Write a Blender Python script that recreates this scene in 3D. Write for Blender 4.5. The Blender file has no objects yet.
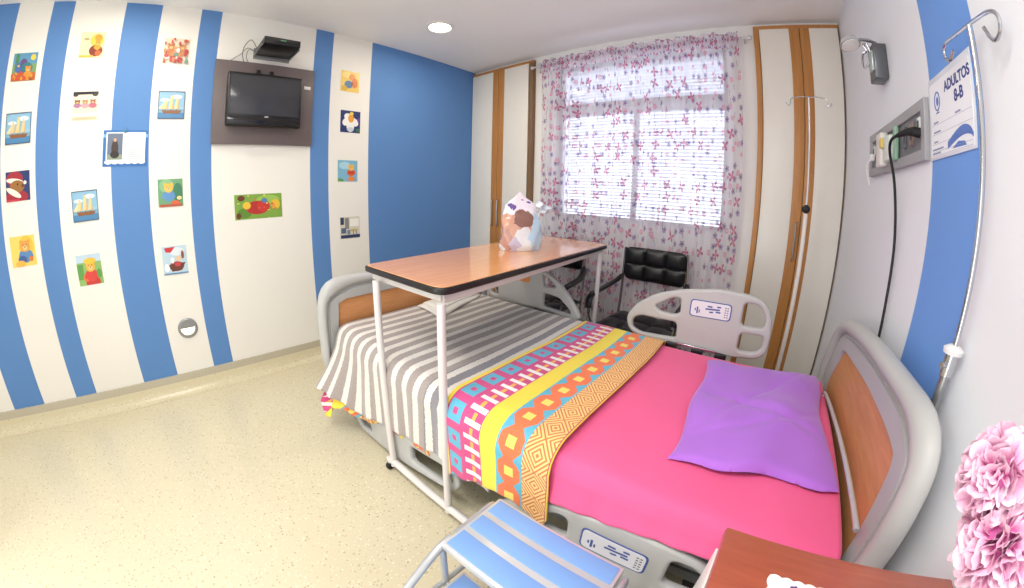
import bpy, bmesh, math, random
from math import sin, cos, pi, radians, sqrt, atan2, hypot
from mathutils import Vector, Matrix

# ------------------------------------------------------------------ camera, world, light, exposure
scn = bpy.context.scene
COL = scn.collection
CAMH = 1.315
cd = bpy.data.cameras.new('camera')
cam = bpy.data.objects.new('camera', cd)
COL.objects.link(cam)
scn.camera = cam
cam.location = (0, 0, CAMH)
cam.matrix_world = (Matrix.Translation((0, 0, CAMH)) @ Matrix.Rotation(0.72095, 4, 'Z')
                    @ Matrix.Rotation(pi/2 - 0.17756, 4, 'X') @ Matrix.Rotation(0.02196, 4, 'Z'))
cd.type = 'PANO'
cd.panorama_type = 'FISHEYE_LENS_POLYNOMIAL'
cd.sensor_fit = 'HORIZONTAL'
cd.sensor_width = 36
cd.fisheye_fov = radians(230)
cd.fisheye_polynomial_k0 = 0
cd.fisheye_polynomial_k1 = -0.0795388
cd.fisheye_polynomial_k2 = -4.510811e-05
cd.fisheye_polynomial_k3 = 4.594038e-05
cd.fisheye_polynomial_k4 = -1.202948e-06
cd.shift_x = 17.37/1024
cd.shift_y = -37.97/588
cd.clip_start = 0.01

w = bpy.data.worlds.new('daylight'); scn.world = w; w.use_nodes = True
w.node_tree.nodes['Background'].inputs[0].default_value = (0.80, 0.88, 1.0, 1)
w.node_tree.nodes['Background'].inputs[1].default_value = 3.3
scn.view_settings.view_transform = 'Standard'
scn.view_settings.look = 'None'
scn.view_settings.gamma = 1
scn.view_settings.exposure = 0.1
scn.view_settings.use_curve_mapping = False
try:
    scn.cycles.use_denoising = True
    scn.cycles.max_bounces = 10
    scn.cycles.diffuse_bounces = 5
    scn.cycles.transparent_max_bounces = 24
    scn.cycles.sample_clamp_indirect = 8
except Exception:
    pass

def area(name, loc, size, power, color, rot=(0, 0, 0), shape='RECTANGLE', spread=180):
    l = bpy.data.lights.new(name, 'AREA'); l.shape = shape
    l.size, l.size_y = size; l.energy = power; l.color = color; l.spread = radians(spread)
    o = bpy.data.objects.new(name, l); COL.objects.link(o); o.location = loc; o.rotation_euler = rot
    return o
# downlights over the room, plus added fill lights at the ceiling and the rear
area('ceiling_fill_light', (-0.60, -0.40, 2.565), (1.30, 0.75), 40, (1.0, 0.97, 0.93))  # out-of-view area light, added as the main overhead fill
area('downlight_lamp', (-2.106, 1.708, 2.57), (0.12, 0.12), 5.5, (1.0, 0.90, 0.74), shape='DISK')
area('downlight_lamp', (-2.106, -0.35, 2.57), (0.12, 0.12), 8, (1.0, 0.90, 0.74), shape='DISK')
area('rear_fill_light', (-1.2, -2.2, 1.1), (1.1, 1.9), 42, (0.93, 0.96, 1.0), rot=(pi/2+.30, 0, radians(-38)))  # added fill from behind the camera

# ------------------------------------------------------------------ materials
def lin(c):
    if isinstance(c, str):
        c = [int(c[i:i+2], 16)/255 for i in (0, 2, 4)]
    return tuple((x/12.92 if x <= 0.04045 else ((x+0.055)/1.055)**2.4) for x in c[:3]) + (1,)

class E:
    """a value in a node tree that can be computed with"""
    nt = None
    def __init__(s, v): s.v = v
    def _m(op, *a, clamp=False):
        n = E.nt.nodes.new('ShaderNodeMath'); n.operation = op; n.use_clamp = clamp
        for i, x in enumerate(a):
            x = x.v if isinstance(x, E) else x
            if isinstance(x, (int, float)): n.inputs[i].default_value = x
            else: E.nt.links.new(x, n.inputs[i])
        return E(n.outputs[0])
    def __add__(s, o): return E._m('ADD', s, o)
    __radd__ = __add__
    def __sub__(s, o): return E._m('SUBTRACT', s, o)
    def __rsub__(s, o): return E._m('SUBTRACT', o, s)
    def __mul__(s, o): return E._m('MULTIPLY', s, o)
    __rmul__ = __mul__
    def __truediv__(s, o): return E._m('DIVIDE', s, o)
    def __lt__(s, o): return E._m('LESS_THAN', s, o)
    def __gt__(s, o): return E._m('GREATER_THAN', s, o)
    def abs(s): return E._m('ABSOLUTE', s)
    def fract(s): return E._m('FRACT', s)
    def floor(s): return E._m('FLOOR', s)
    def max(s, o): return E._m('MAXIMUM', s, o)
    def min(s, o): return E._m('MINIMUM', s, o)
    def sqrt(s): return E._m('SQRT', s)
    def sin(s): return E._m('SINE', s)
    def cos(s): return E._m('COSINE', s)
    def atan2(s, o): return E._m('ARCTAN2', s, o)
    def between(s, a, b): return (s > a)*(s < b)

def mixc(f, a, b):
    n = E.nt.nodes.new('ShaderNodeMix'); n.data_type = 'RGBA'
    for i, x in ((0, f), (6, a), (7, b)):
        x = x.v if isinstance(x, E) else x
        if isinstance(x, (int, float)): n.inputs[i].default_value = x
        elif isinstance(x, (tuple, list)): n.inputs[i].default_value = x
        elif isinstance(x, str): n.inputs[i].default_value = lin(x)
        else: E.nt.links.new(x, n.inputs[i])
    return n.outputs[2]

def new_mat(name):
    m = bpy.data.materials.new(name); m.use_nodes = True
    nt = m.node_tree; E.nt = nt
    return m, nt, nt.nodes['Principled BSDF']

def uvw(kind='pos'):
    nt = E.nt
    if kind == 'pos':
        src = nt.nodes.new('ShaderNodeNewGeometry').outputs['Position']
    elif kind == 'uv':
        src = nt.nodes.new('ShaderNodeTexCoord').outputs['UV']
    else:
        src = nt.nodes.new('ShaderNodeTexCoord').outputs['Object']
    s = nt.nodes.new('ShaderNodeSeparateXYZ'); nt.links.new(src, s.inputs[0])
    return E(s.outputs[0]), E(s.outputs[1]), E(s.outputs[2]), src

def noise(src, scale, detail=3, stretch=None, rough=0.5):
    nt = E.nt
    if stretch:
        mp = nt.nodes.new('ShaderNodeMapping'); mp.inputs['Scale'].default_value = stretch
        nt.links.new(src, mp.inputs[0]); src = mp.outputs[0]
    n = nt.nodes.new('ShaderNodeTexNoise'); n.inputs['Scale'].default_value = scale
    n.inputs['Detail'].default_value = detail; n.inputs['Roughness'].default_value = rough
    nt.links.new(src, n.inputs['Vector'])
    return E(n.outputs[0])

def bump(b, h, strength=0.2, dist=0.002):
    nt = E.nt; n = nt.nodes.new('ShaderNodeBump'); n.inputs['Strength'].default_value = strength
    n.inputs['Distance'].default_value = dist
    nt.links.new(h.v, n.inputs['Height']); nt.links.new(n.outputs[0], b.inputs['Normal'])

_cache = {}
def plain(color, rough=0.5, metal=0.0, emit=0.0, coat=0.0, bumpy=0.0, name=None, var=0.04, sheen=0.0):
    key = (color, rough, metal, emit, coat, bumpy, sheen)
    if key in _cache: return _cache[key]
    m, nt, b = new_mat(name or 'surface_' + color)
    c = lin(color)
    x, y, z, src = uvw('obj')
    n = noise(src, 9, 2)
    dark = tuple(v*(1-var*2) for v in c[:3]) + (1,)
    nt.links.new(mixc(n, c, dark), b.inputs['Base Color'])
    b.inputs['Roughness'].default_value = rough; b.inputs['Metallic'].default_value = metal
    if emit:
        b.inputs['Emission Color'].default_value = c; b.inputs['Emission Strength'].default_value = emit
    if coat: b.inputs['Coat Weight'].default_value = coat; b.inputs['Coat Roughness'].default_value = 0.08
    if sheen: b.inputs['Sheen Weight'].default_value = sheen
    if bumpy: bump(b, noise(src, 260, 2), bumpy, 0.0006)
    _cache[key] = m
    return m

def wood(c1, c2, rough=0.35, stretch=(3, 40, 40), scale=1.0, coat=0.0, kind='obj'):
    m, nt, b = new_mat('wood_grain')
    x, y, z, src = uvw(kind)
    n = noise(src, scale*1.5, 6, stretch, 0.6)
    n2 = noise(src, scale*6, 3, stretch, 0.5)
    f = (n*1.6 - 0.4 + (n2-0.5)*0.5).max(0).min(1)
    nt.links.new(mixc(f, c1, c2), b.inputs['Base Color'])
    b.inputs['Roughness'].default_value = rough
    if coat: b.inputs['Coat Weight'].default_value = coat; b.inputs['Coat Roughness'].default_value = 0.05
    return m

def ellipse_mask(x, y, cx, cy, rx, ry):
    dx = (x-cx)/rx; dy = (y-cy)/ry
    return (dx*dx+dy*dy) < 1

# painted walls
def wall_mat(stripes, axis, white='F0EFEB', blue='5D89C3'):
    m, nt, b = new_mat('painted_wall')
    x, y, z, src = uvw('pos')
    t = y if axis == 'y' else x
    f = None
    for a, c in stripes:
        q = t.between(a, c); f = q if f is None else f+q
    n = noise(src, 2.5, 3)
    col = mixc(n*0.25, white, 'DFDEDA')
    if f is not None:
        col = mixc(f, col, mixc(n*0.4, blue, '6690C6'))
    nt.links.new(col, b.inputs['Base Color'])
    b.inputs['Roughness'].default_value = 0.6; b.inputs['Specular IOR Level'].default_value = 0.2
    bump(b, noise(src, 180, 2), 0.05, 0.001)
    return m
M_WALL_L = wall_mat([(-1.42, -1.176), (-0.927, -0.773), (-0.42, -0.172), (0.10, 0.245), (0.969, 1.12), (1.475, 2.8)], 'y', white='EEECE5')
M_WALL_R = wall_mat([(0.93, 1.266)], 'y', white='EAEDF3', blue='73A0E6')
M_WALL = wall_mat([], 'y')
M_CEIL = wall_mat([], 'y', white='F3F2F2')

def terrazzo(name, base='D8CFB4', band=None):
    m, nt, b = new_mat(name)
    x, y, z, src = uvw('pos')
    col = mixc(noise(src, 1.3, 3)*0.5, base, 'CFC4A0')
    for sc, thr, c in ((70, 0.13, 'B5A684'), (120, 0.15, 'EFE9D4'), (60, 0.075, '8F7A5C'), (48, 0.09, 'C2B593')):
        v = nt.nodes.new('ShaderNodeTexVoronoi'); v.inputs['Scale'].default_value = sc
        mp = nt.nodes.new('ShaderNodeMapping'); mp.inputs['Location'].default_value = (sc*.13, sc*.37, 0)
        nt.links.new(src, mp.inputs[0]); nt.links.new(mp.outputs[0], v.inputs['Vector'])
        wn = nt.nodes.new('ShaderNodeSeparateXYZ'); nt.links.new(v.outputs['Color'], wn.inputs[0])
        r = E(wn.outputs[0])
        col = mixc((E(v.outputs['Distance']) < (r*r*r*thr*3.2))*0.68, col, c)
    if band: col = mixc((z > .094)*0.85, col, band)
    nt.links.new(col, b.inputs['Base Color'])
    b.inputs['Roughness'].default_value = 0.22
    b.inputs['Specular IOR Level'].default_value = 0.45
    return m
M_FLOOR = terrazzo('terrazzo_floor')
M_BASE = terrazzo('terrazzo_skirting', 'D6CDAF', 'B3AC9A')

CHROME = plain('C9CCD0', 0.16, 1.0, name='chrome', var=0.01)
STEEL = plain('A8ABAE', 0.3, 1.0, name='brushed_steel', var=0.02)
WHITE_METAL = plain('E3DEDC', 0.35, name='white_enamel', coat=0.3)
BED_GREY = plain('BCBDBB', 0.42, name='bed_plastic_grey', bumpy=0.12)
BED_GREY2 = plain('B4B5B4', 0.45, name='bed_plastic_inner', bumpy=0.12)
RUBBER = plain('1A1A1B', 0.6, name='black_rubber')
BLACK = plain('121214', 0.35, name='black_plastic')
LEATHER = plain('17181B', 0.32, name='black_leatherette', bumpy=0.25)
WOOD_BED = wood('D99A66', 'C08048', 0.4, (30, 2.5, 30))
WOOD_TABLE = wood('F7B37C', 'E09A5C', 0.16, (40, 2.0, 40), coat=0.5)
WOOD_CLOSET = wood('C58A4C', 'A76F38', 0.42, (30, 30, 1.6))
WOOD_DARK = wood('8A6A4A', '6B4E33', 0.5, (30, 30, 2))
WOOD_RED = wood('B05A41', '95452F', 0.3, (2.2, 30, 30), coat=0.3)
CREAM = plain('ECE8DF', 0.35, name='cream_laminate', var=0.01)

# ------------------------------------------------------------------ mesh helpers
class MB:
    def __init__(s): s.bm = bmesh.new(); s.mats = []; s.cur = 0
    def mat(s, m):
        if m not in s.mats: s.mats.append(m)
        s.cur = s.mats.index(m); return s
    def _face(s, vs, smooth=True):
        try: f = s.bm.faces.new(vs)
        except ValueError: return None
        f.material_index = s.cur; f.smooth = smooth; return f
    def box(s, lo, hi, bevel=0.0, seg=2, M=None):
        vs = [s.bm.verts.new(Vector((x, y, z))) for x in (lo[0], hi[0]) for y in (lo[1], hi[1]) for z in (lo[2], hi[2])]
        fs = [s._face([vs[i] for i in q]) for q in ((0,1,3,2),(4,6,7,5),(0,4,5,1),(2,3,7,6),(0,2,6,4),(1,5,7,3))]
        if M is not None: bmesh.ops.transform(s.bm, matrix=M, verts=vs)
        if bevel:
            ed = list({e for f in fs for e in f.edges})
            r = bmesh.ops.bevel(s.bm, geom=ed, offset=bevel, segments=seg, profile=0.5, affect='EDGES')
            for f in r['faces']: f.material_index = s.cur; f.smooth = True
        return s
    def ring(s, pts): return [s.bm.verts.new(Vector(p)) for p in pts]
    def skin(s, rings, closed=True, caps=(True, True), loop=False):
        n = len(rings[0])
        rr = rings + ([rings[0]] if loop else [])
        for a, b in zip(rr, rr[1:]):
            for i in range(n if closed else n-1):
                j = (i+1) % n
                s._face([a[i], a[j], b[j], b[i]])
        if closed and not loop:
            if caps[0]: s._face(list(reversed(rings[0])))
            if caps[1]: s._face(rings[-1])
        return s
    def tube(s, path, r, n=10, closed=False, caps=True, squash=None):
        P = [Vector(p) for p in path]; m = len(P)
        R = r if isinstance(r, (list, tuple)) else [r]*m
        T = []
        for i in range(m):
            a = P[(i-1) % m] if (closed or i > 0) else P[i]
            b = P[(i+1) % m] if (closed or i < m-1) else P[i]
            T.append((b-a).normalized())
        up = Vector((0, 0, 1)) if abs(T[0].z) < 0.9 else Vector((1, 0, 0))
        N = (up - T[0]*up.dot(T[0])).normalized(); rings = []
        for i in range(m):
            N = (N - T[i]*N.dot(T[i])).normalized(); B = T[i].cross(N)
            k = squash or (1, 1)
            rings.append(s.ring([P[i] + (N*cos(a)*k[0] + B*sin(a)*k[1])*R[i] for a in (2*pi*j/n for j in range(n))]))
        return s.skin(rings, True, (caps, caps), loop=closed)
    def cyl(s, a, b, r, n=20, r2=None): return s.tube([a, b], [r, r if r2 is None else r2], n)
    def lathe(s, prof, center, axis='z', n=24):
        rings = []
        c = Vector(center)
        for r, h in prof:
            pts = []
            for j in range(n):
                a = 2*pi*j/n; u, v = r*cos(a), r*sin(a)
                pts.append(c + Vector({'z': (u, v, h), 'y': (u, h, -v), 'x': (h, u, v)}[axis]))
            rings.append(s.ring(pts))
        return s.skin(rings, True, (True, True))
    def ball(s, c, r, k=(1, 1, 1), n=14, M=None):
        prof = [(max(1e-4, sin(pi*i/n)), -cos(pi*i/n)) for i in range(n+1)]
        rings = []
        for rr, h in prof:
            pts = []
            for j in range(n*2):
                a = pi*j/n; v = Vector((rr*cos(a)*r*k[0], rr*sin(a)*r*k[1], h*r*k[2]))
                if M is not None: v = M @ v
                pts.append(Vector(c)+v)
            rings.append(s.ring(pts))
        return s.skin(rings)
    def poly(s, pts): s._face(s.ring(pts), False); return s
    def grid(s, fn, nu, nv, uv=None, flip=False):
        V = [[s.bm.verts.new(Vector(fn(i/nu, j/nv))) for j in range(nv+1)] for i in range(nu+1)]
        L = s.bm.loops.layers.uv.verify() if uv else None
        for i in range(nu):
            for j in range(nv):
                ids = [(i, j), (i+1, j), (i+1, j+1), (i, j+1)]
                if flip: ids.reverse()
                f = s._face([V[a][b] for a, b in ids])
                if uv and f:
                    for l, (a, b) in zip(f.loops, ids): l[L].uv = uv(a/nu, b/nv)
        return s
    def add_mesh(s, me, M=None):
        n0 = len(s.bm.verts); f0 = len(s.bm.faces)
        s.bm.from_mesh(me); s.bm.verts.ensure_lookup_table(); s.bm.faces.ensure_lookup_table()
        vs = s.bm.verts[n0:]
        if M is not None: bmesh.ops.transform(s.bm, matrix=M, verts=list(vs))
        for f in s.bm.faces[f0:]: f.material_index = s.cur; f.smooth = True
        return s
    def build(s, name, parent=None, M=None, sharp=35, origin=None, mods=(), fix=True):
        if fix: bmesh.ops.recalc_face_normals(s.bm, faces=s.bm.faces)
        me = bpy.data.meshes.new(name)
        s.bm.to_mesh(me); s.bm.free()
        for m in s.mats: me.materials.append(m)
        o = bpy.data.objects.new(name, me); COL.objects.link(o)
        if origin is None and parent is None and M is None:
            vs = [v.co for v in me.vertices]
            if vs:
                origin = Vector([(min(v[i] for v in vs)+max(v[i] for v in vs))/2 for i in range(2)] + [min(v[2] for v in vs)])
        if origin is not None:
            me.transform(Matrix.Translation(-Vector(origin))); o.location = origin
        if M is not None: o.matrix_world = M
        if parent is not None:
            o.parent = parent
            pw = world_of(parent)
            if M is None and not s_local.get(parent.name): o.matrix_parent_inverse = pw.inverted()
        try: me.set_sharp_from_angle(angle=radians(sharp))
        except Exception: pass
        for kind, kw in mods:
            md = o.modifiers.new(kind.lower(), kind)
            for k, v in kw.items(): setattr(md, k, v)
        return o
s_local = {}
def world_of(o):
    M = Matrix.LocRotScale(o.location, o.rotation_euler, o.scale)
    if o.parent: M = world_of(o.parent) @ o.matrix_parent_inverse @ M
    return M

def tag(o, label=None, cat=None, group=None, kind=None):
    if label: o['label'] = label
    if cat: o['category'] = cat
    if group: o['group'] = group
    if kind: o['kind'] = kind
    return o
def thing(name, loc, label, cat, group=None, local=False, rz=0):
    o = bpy.data.objects.new(name, None); o.empty_display_size = 0.1; COL.objects.link(o); o.location = loc
    o.rotation_euler = (0, 0, rz)
    if local: s_local[o.name] = True
    return tag(o, label, cat, group)

def spline(pts, k=6, closed=False):
    P = [Vector(p) for p in pts]; n = len(P); out = []
    rng = range(n if closed else n-1)
    for i in rng:
        p0 = P[(i-1) % n] if closed or i > 0 else P[i]
        p1 = P[i]; p2 = P[(i+1) % n]
        p3 = P[(i+2) % n] if closed or i < n-2 else p2
        for j in range(k):
            t = j/k
            out.append(0.5*((2*p1)+(p2-p0)*t+(2*p0-5*p1+4*p2-p3)*t*t+(3*p1-p0-3*p2+p3)*t**3))
    if not closed: out.append(P[-1])
    return out
def rounded(pts, r, k=5):
    """2d polygon with rounded corners"""
    out = []; n = len(pts)
    for i in range(n):
        p = Vector(pts[i][:2]); a = Vector(pts[i-1][:2]); b = Vector(pts[(i+1) % n][:2])
        rr = r[i] if isinstance(r, (list, tuple)) else r
        rr = min(rr, (a-p).length*0.48, (b-p).length*0.48)
        s = p+(a-p).normalized()*rr; e = p+(b-p).normalized()*rr
        for j in range(k+1):
            t = j/k; out.append((s*(1-t)**2+p*2*t*(1-t)+e*t*t))
    return [(v.x, v.y) for v in out]
def offset_poly(pts, d):
    """grow (d > 0) or shrink a closed 2d outline"""
    n = len(pts); ar = sum(pts[i-1][0]*pts[i][1]-pts[i][0]*pts[i-1][1] for i in range(n)); sg = 1 if ar > 0 else -1
    out = []
    for i in range(n):
        a, p, c = Vector(pts[i-1][:2]), Vector(pts[i][:2]), Vector(pts[(i+1) % n][:2])
        t = (c-a)
        if t.length < 1e-9: t = Vector((1, 0))
        t.normalize(); out.append((p.x+t.y*d*sg, p.y-t.x*d*sg))
    return out
def plate_mesh(outer, holes, thick, bev):
    outer = offset_poly(outer, -bev); holes = [offset_poly(h, bev) for h in holes]
    cu = bpy.data.curves.new('outline', 'CURVE'); cu.dimensions = '2D'; cu.fill_mode = 'BOTH'
    cu.extrude = max(0.0001, thick/2-bev); cu.bevel_depth = bev; cu.bevel_resolution = 3
    for pts in [outer]+list(holes):
        sp = cu.splines.new('POLY'); sp.points.add(len(pts)-1); sp.use_cyclic_u = True
        for q, p in zip(sp.points, pts): q.co = (p[0], p[1], 0, 1)
    o = bpy.data.objects.new('outline', cu); COL.objects.link(o)
    dg = bpy.context.evaluated_depsgraph_get(); dg.update()
    me = bpy.data.meshes.new_from_object(o.evaluated_get(dg))
    bpy.data.objects.remove(o); bpy.data.curves.remove(cu)
    return me
def text_mesh(body, size, extrude=0.0004, align='CENTER', shear=0.0, bold=0.0):
    cu = bpy.data.curves.new('lettering', 'FONT'); cu.body = body; cu.size = size; cu.extrude = extrude
    cu.align_x = align; cu.align_y = 'CENTER'; cu.shear = shear; cu.offset = bold
    o = bpy.data.objects.new('lettering', cu); COL.objects.link(o)
    dg = bpy.context.evaluated_depsgraph_get(); dg.update()
    me = bpy.data.meshes.new_from_object(o.evaluated_get(dg))
    bpy.data.objects.remove(o); bpy.data.curves.remove(cu)
    return me
# plate drawn in (x, z) standing at y = const:  X->x, Y->z, Z-> -y
def XZ(y): return Matrix(((1, 0, 0, 0), (0, 0, -1, y), (0, 1, 0, 0), (0, 0, 0, 1)))
# drawn in (y, z) on the left wall, facing +x:  X->y, Y->z, Z->+x
def YZ(x): return Matrix(((0, 0, 1, x), (1, 0, 0, 0), (0, 1, 0, 0), (0, 0, 0, 1)))
# drawn on the right wall facing -x: X-> -y, Y->z, Z-> -x
def YZR(x, y=0): return Matrix(((0, 0, -1, x), (-1, 0, 0, y), (0, 1, 0, 0), (0, 0, 0, 1)))

# ------------------------------------------------------------------ the room
XL, XR, YB, YF, H = -2.717, 0.533, 2.72, -2.3, 2.60
def struct(mb, name, **k): return tag(mb.build(name, **k), kind='structure')
struct(MB().mat(M_FLOOR).box((XL-.15, YF-.15, -.1), (XR+.15, YB+.3, 0)), 'floor')
struct(MB().mat(M_CEIL).box((XL-.15, YF-.15, H), (XR+.15, YB+.3, H+.1)), 'ceiling')
struct(MB().mat(M_WALL_L).box((XL-.15, YF-.15, 0), (XL, YB+.3, H)), 'wall_left')
struct(MB().mat(M_WALL_R).box((XR, YF-.15, 0), (XR+.15, YB+.3, H)), 'wall_right')
struct(MB().mat(M_WALL).box((XL, YF-.15, 0), (XR, YF, H)), 'wall_front')
WX0, WX1, WZ0, WZ1 = -1.69, -0.27, 1.115, 2.44
b = MB().mat(M_WALL)
b.box((XL, YB, 0), (WX0, YB+.22, H)); b.box((WX1, YB, 0), (XR, YB+.22, H))
b.box((WX0, YB, 0), (WX1, YB+.22, WZ0)); b.box((WX0, YB, WZ1), (WX1, YB+.22, H))
struct(b, 'wall_back')
# coved terrazzo skirting along the left wall
def skirting(name, x0, y0, y1):
    prof = [(0.0, 0.142), (0.010, 0.140), (0.020, 0.095), (0.022, 0.055), (0.030, 0.028), (0.048, 0.010), (0.075, 0.001), (0.0, 0.001)]
    mb = MB().mat(M_BASE)
    mb.skin([mb.ring([(x0+p, y, h) for p, h in prof]) for y in (y0, y1)])
    return struct(mb, name)
skirting('baseboard_left', XL, YF, YB-.03)

# window
win = bpy.data.objects.new('window_1', None); COL.objects.link(win); win.location = (-0.98, YB+.06, WZ0); win['kind'] = 'structure'
FR = plain('C9C9CC', 0.4, name='window_aluminium')
b = MB().mat(FR)
yy = (YB+.045, YB+.095)
b.box((WX0, yy[0], WZ0), (WX0+.035, yy[1], WZ1), .004); b.box((WX1-.035, yy[0], WZ0), (WX1, yy[1], WZ1), .004)
b.box((WX0, yy[0], WZ0), (WX1, yy[1], WZ0+.035), .004); b.box((WX0, yy[0], WZ1-.035), (WX1, yy[1], WZ1), .004)
b.box((WX0, yy[0]-.01, 1.998), (WX1, yy[1], 2.108), .004)
b.box((-1.008, yy[0]-.006, WZ0), (-0.970, yy[1], 2.0), .004)
b.build('window_frame', win)
def glass_mat():
    m, nt, bs = new_mat('clear_glass')
    bs.inputs['Base Color'].default_value = (1, 1, 1, 1); bs.inputs['Roughness'].default_value = 0
    tr = nt.nodes.new('ShaderNodeBsdfTransparent'); gl = nt.nodes.new('ShaderNodeBsdfGlossy'); gl.inputs['Roughness'].default_value = 0.02
    mx = nt.nodes.new('ShaderNodeMixShader'); mx.inputs[0].default_value = 0.05
    nt.links.new(tr.outputs[0], mx.inputs[1]); nt.links.new(gl.outputs[0], mx.inputs[2])
    nt.links.new(mx.outputs[0], nt.nodes['Material Output'].inputs['Surface'])
    return m
GLASS = glass_mat()
for x0, x1, z0, z1 in ((WX0+.035, -1.008, WZ0+.035, 1.998), (-.970, WX1-.035, WZ0+.035, 1.998), (WX0+.035, WX1-.035, 2.108, WZ1-.035)):
    MB().mat(GLASS).box((x0, YB+.068, z0), (x1, YB+.074, z1)).build('window_pane', win)

# blinds outside the panes
def translucent(name, color, t=0.5):
    m, nt, bs = new_mat(name)
    bs.inputs['Base Color'].default_value = lin(color); bs.inputs['Roughness'].default_value = 0.6
    tl = nt.nodes.new('ShaderNodeBsdfTranslucent'); tl.inputs[0].default_value = lin(color)
    mx = nt.nodes.new('ShaderNodeMixShader'); mx.inputs[0].default_value = t
    nt.links.new(bs.outputs[0], mx.inputs[1]); nt.links.new(tl.outputs[0], mx.inputs[2])
    nt.links.new(mx.outputs[0], nt.nodes['Material Output'].inputs['Surface'])
    return m
SLAT = translucent('blind_slat', 'ECECF2', 0.35)
bl = thing('venetian_blind', (-0.98, YB+.15, WZ0), 'white horizontal slatted blind filling the window behind the floral curtain', 'blind')
b = MB().mat(SLAT)
z = WZ0+.02
while z < WZ1-.03:
    a = radians(28)
    c, s_ = cos(a)*.016, sin(a)*.016
    b.skin([b.ring([(x, YB+.15-c, z+s_), (x, YB+.15, z+.002), (x, YB+.15+c, z-s_), (x, YB+.15, z+.0005)]) for x in (WX0+.012, WX1-.012)])
    z += .0275
b.build('slats', bl)
MB().mat(plain('E8E8E6', .4)).box((WX0+.01, YB+.125, WZ1-.03), (WX1-.01, YB+.175, WZ1-.002), .004).build('head_rail', bl)

# curtain
def curtain_mat(dense=0):
    m, nt, bs = new_mat('sheer_floral_curtain')
    u, v, _, src = uvw('uv')
    def layer(cell, ox, oy, seed):
        cu = (u+ox)/cell; cv = (v+oy)/cell
        iu, iv = cu.floor(), cv.floor()
        cb = nt.nodes.new('ShaderNodeCombineXYZ'); nt.links.new(iu.v, cb.inputs[0]); nt.links.new(iv.v, cb.inputs[1]); cb.inputs[2].default_value = seed
        wn = nt.nodes.new('ShaderNodeTexWhiteNoise'); wn.noise_dimensions = '3D'; nt.links.new(cb.outputs[0], wn.inputs['Vector'])
        sp = nt.nodes.new('ShaderNodeSeparateColor'); nt.links.new(wn.outputs['Color'], sp.inputs[0])
        r1, r2, r3 = E(sp.outputs[0]), E(sp.outputs[1]), E(sp.outputs[2])
        x = cu-iu-0.5-(r1-0.5)*0.35; y = cv-iv-0.5-(r2-0.5)*0.35
        return x, y, r1, r2, r3
    wb = (noise(src, 45, 2)-.5)*.010
    u, v = u+wb, v-wb
    x, y, r1, r2, r3 = layer(0.092, 0, 0, 3)
    d = (x*x+y*y).sqrt(); ang = x.atan2(y) + r1*6.0
    lob = (ang*2.0).sin().abs()
    fly = (d < (lob*0.40+0.03)) * (r3 < 0.27+.2*dense)                            # butterflies with crossed wings
    body = (d < ((ang*2.0).sin().abs()*0.44)) * (lob > .90) * (r3 < 0.27+.2*dense)
    ringm = (d.between(0.12, 0.21) + (d < 0.07)).min(1) * r3.between(0.36, 0.66)
    x2, y2, q1, q2, q3 = layer(0.078, .04, .03, 9)
    d2 = (x2*x2+y2*y2).sqrt()
    an2 = x2.atan2(y2)
    disc = (d2 < ((an2*2.5+q1*5).sin().abs()*.12+.20)) * (q3 < 0.44+.15*dense)     # dusky flowers
    core = (d2 < .10) * (q3 < .44)
    disc2 = (d2 < 0.17) * (q3 > 0.80)
    x3, y3, s1, s2, s3 = layer(0.05, .02, .05, 5)
    bar = ((x3+y3*0.5*(s1-0.5)).abs() < 0.05) * (y3.abs() < 0.40) * (s3 < 0.20)
    col = mixc(disc, 'ECE8EF', 'A896B4')
    col = mixc(core, col, '6A567E')
    col = mixc(disc2, col, 'D995AA')
    col = mixc(bar, col, '8C7A8C')
    col = mixc(ringm, col, 'D68A9F')
    col = mixc(fly, col, 'D5849E')
    col = mixc(body, col, 'A85F80')
    pat = (disc*0.5+core*.5+disc2*0.6+bar*0.5+ringm*0.7+fly*0.7+body*.4).min(1)
    df = nt.nodes.new('ShaderNodeBsdfDiffuse'); nt.links.new(col, df.inputs[0])
    tl = nt.nodes.new('ShaderNodeBsdfTranslucent'); nt.links.new(col, tl.inputs[0])
    tr = nt.nodes.new('ShaderNodeBsdfTransparent')
    m1 = nt.nodes.new('ShaderNodeMixShader'); m1.inputs[0].default_value = 0.55
    nt.links.new(df.outputs[0], m1.inputs[1]); nt.links.new(tl.outputs[0], m1.inputs[2])
    m2 = nt.nodes.new('ShaderNodeMixShader')
    nt.links.new((pat*(0.36-.1*dense)+0.50+.24*dense).v, m2.inputs[0])
    nt.links.new(tr.outputs[0], m2.inputs[1]); nt.links.new(m1.outputs[0], m2.inputs[2])
    nt.links.new(m2.outputs[0], nt.nodes['Material Output'].inputs['Surface'])
    return m
M_CURT = curtain_mat()
M_CURT2 = curtain_mat(1)
cu = thing('window_curtain', (-1.0, 2.62, 0.1), 'sheer white curtain printed with pink butterflies and purple flowers, gathered across the window', 'curtain')
CX0, CX1 = -1.80, -0.17
def cfold(x, z):
    k = min(1, max(0.35, (2.5-z)/0.8+0.35))
    return 0.027*k*(sin(x*38+sin(x*9)*2.0)+0.5*sin(x*83+1.3+0.4*sin(z*2))) + 0.006*sin(z*3+x*5)
def cpt(u, v):
    x = CX0+(CX1-CX0)*u; z = 0.12+2.33*v
    x += 0.012*sin(z*2.2+1)*(0.5-u) + (0.02 if u > .5 else -.02)*abs(u-.5)*2*(1-v)
    return (x, 2.615+cfold(x, z), z)
b = MB().mat(M_CURT); b.grid(cpt, 340, 60, uv=lambda u, v: (u*2.75, 0.12+2.33*v)); b.build('panel', cu, fix=False)
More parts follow.
